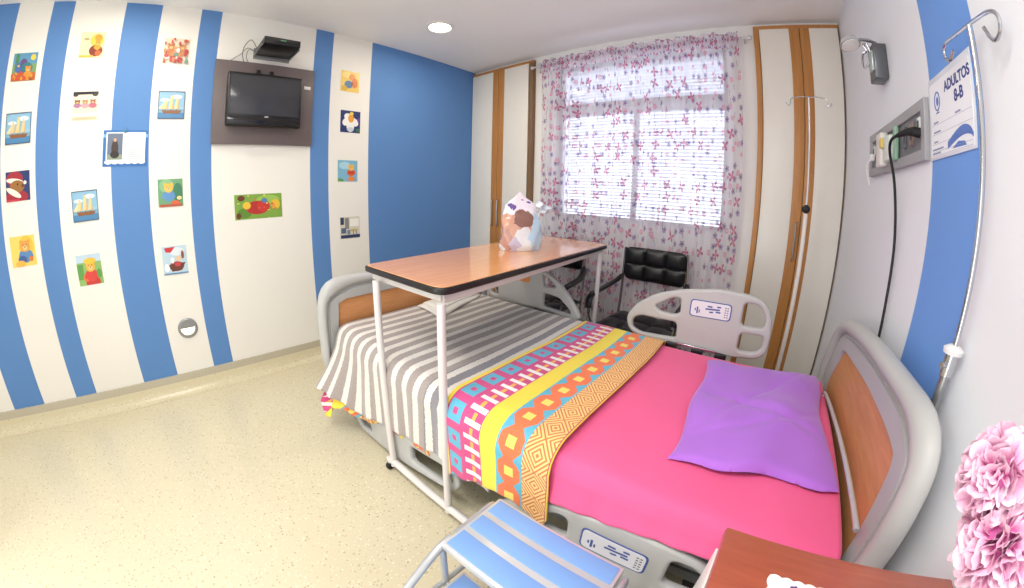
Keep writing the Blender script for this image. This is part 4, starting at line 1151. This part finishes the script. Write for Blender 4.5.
# ------------------------------------------------------------------ visitor chairs
def chair_proto():
    t = thing('visitor_chair', (0, 0, 0), '', 'chair', 'black visitor chairs under the window', local=True)
    def pads(b, fn, nx, nz, w_, h_, depth, n=14):
        # puffy grid: fn maps (u, v, bulge)
        NU, NV = nx*n, nz*n
        def bul(u, v):
            a = (u*nx) % 1 if 0 < u < 1 else 0; c = (v*nz) % 1 if 0 < v < 1 else 0
            eu = (4*a*(1-a)); ev = (4*c*(1-c)); edge = min(1, 8*u, 8*(1-u), 8*v, 8*(1-v))
            return depth*(.05+.95*(max(0, eu*ev))**.30)*edge**.5
        b.grid(lambda u, v: fn(u, v, bul(u, v)), NU, NV)
        b.grid(lambda u, v: fn(u, v, -.018 if 0 < u < 1 and 0 < v < 1 else 0), NU, NV, flip=True)
        bmesh.ops.remove_doubles(b.bm, verts=b.bm.verts, dist=.0004)
    b = MB().mat(LEATHER)
    def bk(u, v, s):
        x = -.228+.456*u; z = .722+.245*v; y = .015-.05*v*.4+.02*(1-(2*u-1)**2)*.6
        r = .05; dx = max(0, abs(x)-(.228-r)); dz = max(0, abs(z-.8445)-(.1225-r))
        k = hypot(dx, dz)
        if k > r: 
            x -= (dx-dx*r/k)*(1 if x > 0 else -1); z -= (dz-dz*r/k)*(1 if z > .8445 else -1)
        return (x, y-s-.012, z)
    pads(b, bk, 3, 2, .44, .22, .024)
    b.build('backrest', t, sharp=80)
    b = MB().mat(LEATHER)
    pads(b, lambda u, v, s: ((-.5+u)*(.51-.04*v), -.45+.45*v, .480+s-.012*v+(-.02*(1-min(1, v*6)))), 3, 2, .47, .45, .03)
    b.build('seat', t, sharp=80)
    MB().mat(BLACK).box((-.225, -.43, .445), (.225, -.03, .470), .006).build('seat_base', t)
    for s in (-1, 1):
        x = s*.262
        b = MB().mat(CHROME)
        b.tube(spline([(s*.228, -.002, .960), (s*.232, .005, .90), (s*.238, .012, .78), (s*.240, .010, .60), (s*.240, -.01, .46)], 5), .010, 10)
        b.build('back_tube', t)
        b = MB().mat(CHROME)
        b.tube(spline([(s*.240, -.01, .46), (s*.245, -.02, .30), (s*.25, .03, .012)], 5), .011, 10)
        b.build('leg', t)
        b = MB().mat(CHROME)
        b.tube(spline([(x+s*.03, -.44, .63), (x+s*.025, -.43, .55), (s*.255, -.42, .44), (s*.25, -.43, .25), (s*.25, -.45, .012)], 5), .011, 10)
        b.build('leg', t)
        b = MB().mat(LEATHER)
        b.tube(spline([(s*.240, -.005, .745), (s*.262, -.05, .715), (s*.285, -.16, .690), (s*.293, -.30, .680), (s*.293, -.40, .670), (s*.290, -.440, .640), (s*.286, -.448, .595)], 6), .020, 12, squash=(.8, 1.25))
        b.build('armrest', t)
        MB().mat(CHROME).tube([(s*.24, -.01, .415), (s*.25, -.42, .415)], .009, 8).build('side_bar', t)
    return t
ch = chair_proto()
def copy_tree(o, parent=None):
    c = o.copy(); COL.objects.link(c); c.parent = parent
    if parent is not None: c.matrix_parent_inverse = o.matrix_parent_inverse.copy()
    for k in o.children: copy_tree(k, c)
    return c
bpy.context.view_layer.update()
c2 = copy_tree(ch)
ch.location = (-.693, 2.50, 0); c2.location = (-1.505, 2.50, 0); c2.rotation_euler = (0, 0, radians(2))
ch['label'] = 'black quilted visitor chair with armrests, fully seen right of the table'
c2['label'] = 'black visitor chair mostly hidden behind the overbed table'

# ------------------------------------------------------------------ step stool
STOOL_STEEL = plain('C9CBCE', .28, .55, name='stool_tube')
ss = thing('step_stool', (-.30, .35, 0), 'chrome two-step footstool with blue striped treads beside the bed', 'step stool')
BLUE_M = plain('80ABE8', .45, name='blue_rubber_mat'); SILV = plain('D7D8DA', .35, .35)
def tread(name, x0, x1, y0, y1, z, stripes_at):
    b = MB().mat(SILV)
    b.box((x0, y0, z-.028), (x1, y1, z), .005); o = b.build(name, ss)
    ys = [y0+.010] + [v for s in stripes_at for v in (s-.010, s+.010)] + [y1-.010]
    b = MB().mat(BLUE_M)
    for a, c in zip(ys[::2], ys[1::2]): b.box((x0+.010, a, z-.001), (x1-.010, c, z+.003), .0015)
    b.build('blue_mat', o)
    return o
tread('upper_tread', -.512, -.090, .392, .632, .42, (.478, .555))
tread('lower_tread', -.500, -.100, .165, .458, .215, (.245, .325))
for x in (-.520, -.076):
    b = MB().mat(STOOL_STEEL)
    b.tube(spline([(x, .600, .012), (x, .612, .20), (x, .618, .36), (x, .606, .400), (x, .56, .404), (x, .45, .400)], 5), .0105, 12)
    b.build('rear_leg', ss)
    MB().mat(STOOL_STEEL).tube(spline([(x, .435, .400), (x, .392, .390), (x, .34, .362), (x, .24, .288), (x, .17, .232), (x, .145, .19), (x, .135, .012)], 5), .0125, 12).build('front_leg', ss)
    MB().mat(STOOL_STEEL).tube([(x, .400, .395), (x, .400, .012)], .011, 12).build('middle_leg', ss)
    MB().mat(STOOL_STEEL).tube([(x, .135, .20), (x, .605, .20)], .009, 10).build('side_bar', ss)
    for y in (.600, .400, .135): MB().mat(RUBBER).lathe([(.015, 0), (.016, .02), (.013, .03)], (x, y, .001), 'z', 14).build('rubber_foot', ss)
for y, z in ((.60, .20), (.40, .19)): MB().mat(STOOL_STEEL).tube([(-.52, y, z), (-.082, y, z)], .009, 10).build('cross_bar', ss)

# ------------------------------------------------------------------ bedside cabinet
bc = thing('bedside_cabinet', (.30, .30, 0), 'white bedside cabinet with red-brown wooden top at lower right', 'cabinet')
MB().mat(WOOD_RED).box((.070, .060, .775), (.522, .527, .800), .004).build('top', bc)
body = MB().mat(plain('E9E6E0', .4)).box((.085, .075, .08), (.515, .515, .775), .003).build('body', bc)
for z0, z1 in ((.585, .765), (.10, .575)):
    d = MB().mat(plain('F1EFEA', .35)).box((.068, .085, z0), (.086, .505, z1), .003).build('drawer' if z0 > .5 else 'door', bc)
    MB().mat(STEEL).tube(spline([(.068, .24, (z0+z1)/2), (.050, .25, (z0+z1)/2), (.050, .35, (z0+z1)/2), (.068, .36, (z0+z1)/2)]), .005, 8).build('handle', d)
for x in (.11, .49):
    for y in (.10, .49): MB().mat(RUBBER).lathe([(.02, 0), (.02, .05), (.03, .08)], (x, y, .001), 'z').build('foot', bc)
# lace doily
b = MB().mat(plain('F6F4F2', .9, name='lace_cotton', bumpy=.4))
pts = []
def edge(p, q, n):
    for i in range(n*6):
        t = i/(n*6); v = Vector(p).lerp(Vector(q), t); nrm = Vector((q[1]-p[1], -(q[0]-p[0]))).normalized()
        k = abs(sin(pi*t*n))*.0035; pts.append((v.x+nrm.x*k, v.y+nrm.y*k))
D = [(.168, .14), (.430, .14), (.440, .448), (.160, .452)]
for p, q in zip(D, D[1:]+D[:1]): edge(p, q, 14)
b.add_mesh(plate_mesh(pts, [], .003, .0008), Matrix.Translation((0, 0, .8022)))
dl = b.build('lace_doily'); tag(dl, 'white scalloped lace doily on the red-brown cabinet top', 'doily')
for (x, y, c) in ((.200, .438, '5A3A7A'), (.255, .432, '4A8A8A'), (.34, .43, '5A3A7A'), (.24, .38, 'C06A90'), (.30, .36, '4A8A8A')):
    b = MB().mat(flat(c)); b.ball((x, y, .8042), .0045, (1, .7, .25), 6); b.ball((x+.005, y+.002, .8042), .003, (1, 1, .3), 5)
    b.build('embroidered_flower', dl)

# flowers
def petal_flower(cx, cy, cz, R, label, stem_to):
    t = thing('artificial_peony', (cx, cy, cz-R), label, 'flower', 'pink artificial peonies in the vase', )
    rnd = random.Random(int(R*1e4))
    m, nt, bs = new_mat('pink_petal')
    u, v, _, src = uvw('uv')
    x, y, z, so = uvw('obj')
    n = noise(so, 30, 3)
    c = mixc((v*.9+(n-.5)*.7).max(0).min(1), 'F3A4D3', 'FFE1EF')
    c = mixc(((n-.62)*6).max(0).min(1), c, 'FBE9F2')
    nt.links.new(c, bs.inputs['Base Color']); bs.inputs['Roughness'].default_value = .7
    bs.inputs['Subsurface Weight'].default_value = .15; bs.inputs['Subsurface Scale'].default_value = .01; bs.inputs['Subsurface Radius'].default_value = (1, .5, .6)
    b = MB().mat(m)
    ctr = Vector((cx, cy, cz))
    n_p = 230
    for i in range(n_p):
        # golden-angle spread of petals over the ball
        hh = 1-1.75*(i+.5)/n_p; ph = i*2.39996+rnd.uniform(-.2, .2)
        rr = sqrt(max(0, 1-hh*hh)); d = Vector((rr*cos(ph), rr*sin(ph), hh)).normalized()
        tan = d.cross(Vector((rnd.uniform(-1, 1), rnd.uniform(-1, 1), rnd.uniform(-.3, 1)))).normalized(); bi = d.cross(tan)
        ln = R*rnd.uniform(.86, 1.04); wd = R*rnd.uniform(.16, .26)
        cup = rnd.uniform(-.6, .8); tw = rnd.uniform(-.4, .4)
        def fp(u_, v_):
            a = (u_-.5)*2; w_ = wd*sin(min(1, v_*1.05)*pi*.62+.15)
            side = tan*(a*w_); up_ = bi*((.16*R*(v_**2)*cup) + a*a*w_*.5*tw + .02*R*sin(a*6+i))
            rad = d*(ln*(.35+.65*v_) - R*.10*a*a*v_ - R*.06*max(0, v_-.8)*5*abs(cup))
            return ctr+side+up_+rad
        b.grid(fp, 5, 5, uv=lambda a_, b_: (a_, b_))
    b.build('petals', t, fix=False, sharp=80)
    MB().mat(plain('D873B4', .8)).ball(ctr, R*.55).build('heart', t)
    g = MB().mat(plain('6E8E57', .7)); g.tube(spline([ctr-Vector((0, 0, R*.5)), (Vector(stem_to)*.4+ctr*.6)+Vector((.01, 0, 0)), Vector(stem_to)], 5), .003, 8); g.build('stem', t)
    lf = MB().mat(plain('7F9A66', .7))
    for s in (1,):
        o0 = ctr-Vector((0, 0, R*.85))
        lf.grid(lambda u_, v_: o0+Vector((s*.05*v_*.8+.0, (u_-.5)*.03*sin(pi*min(1, v_+.05)), -.015*v_-.02*v_*v_)), 4, 6)
    lf.build('leaf', t, fix=False)
    return t
VX, VY = .375, .275
petal_flower(.300, .333, 1.121, .051, 'pink artificial peony, the upper of two at the right edge', (VX, VY, .99))
petal_flower(.329, .302, 1.070, .061, 'pink artificial peony, the lower and nearer of two at right edge', (VX+.004, VY-.002, .96))
vs = thing('flower_vase', (VX, VY, .80), 'small white vase holding the pink peonies on the cabinet', 'vase')
b = MB().mat(plain('EDEBE8', .2, coat=.5)).lathe([(.030, 0), (.042, .02), (.048, .06), (.036, .11), (.020, .145), (.024, .165), (.019, .163), (.017, .14), (.030, .11), (.038, .06), (.034, .02), (.002, .012)], (VX, VY, .8055), 'z', 28); b.build('vessel', vs)
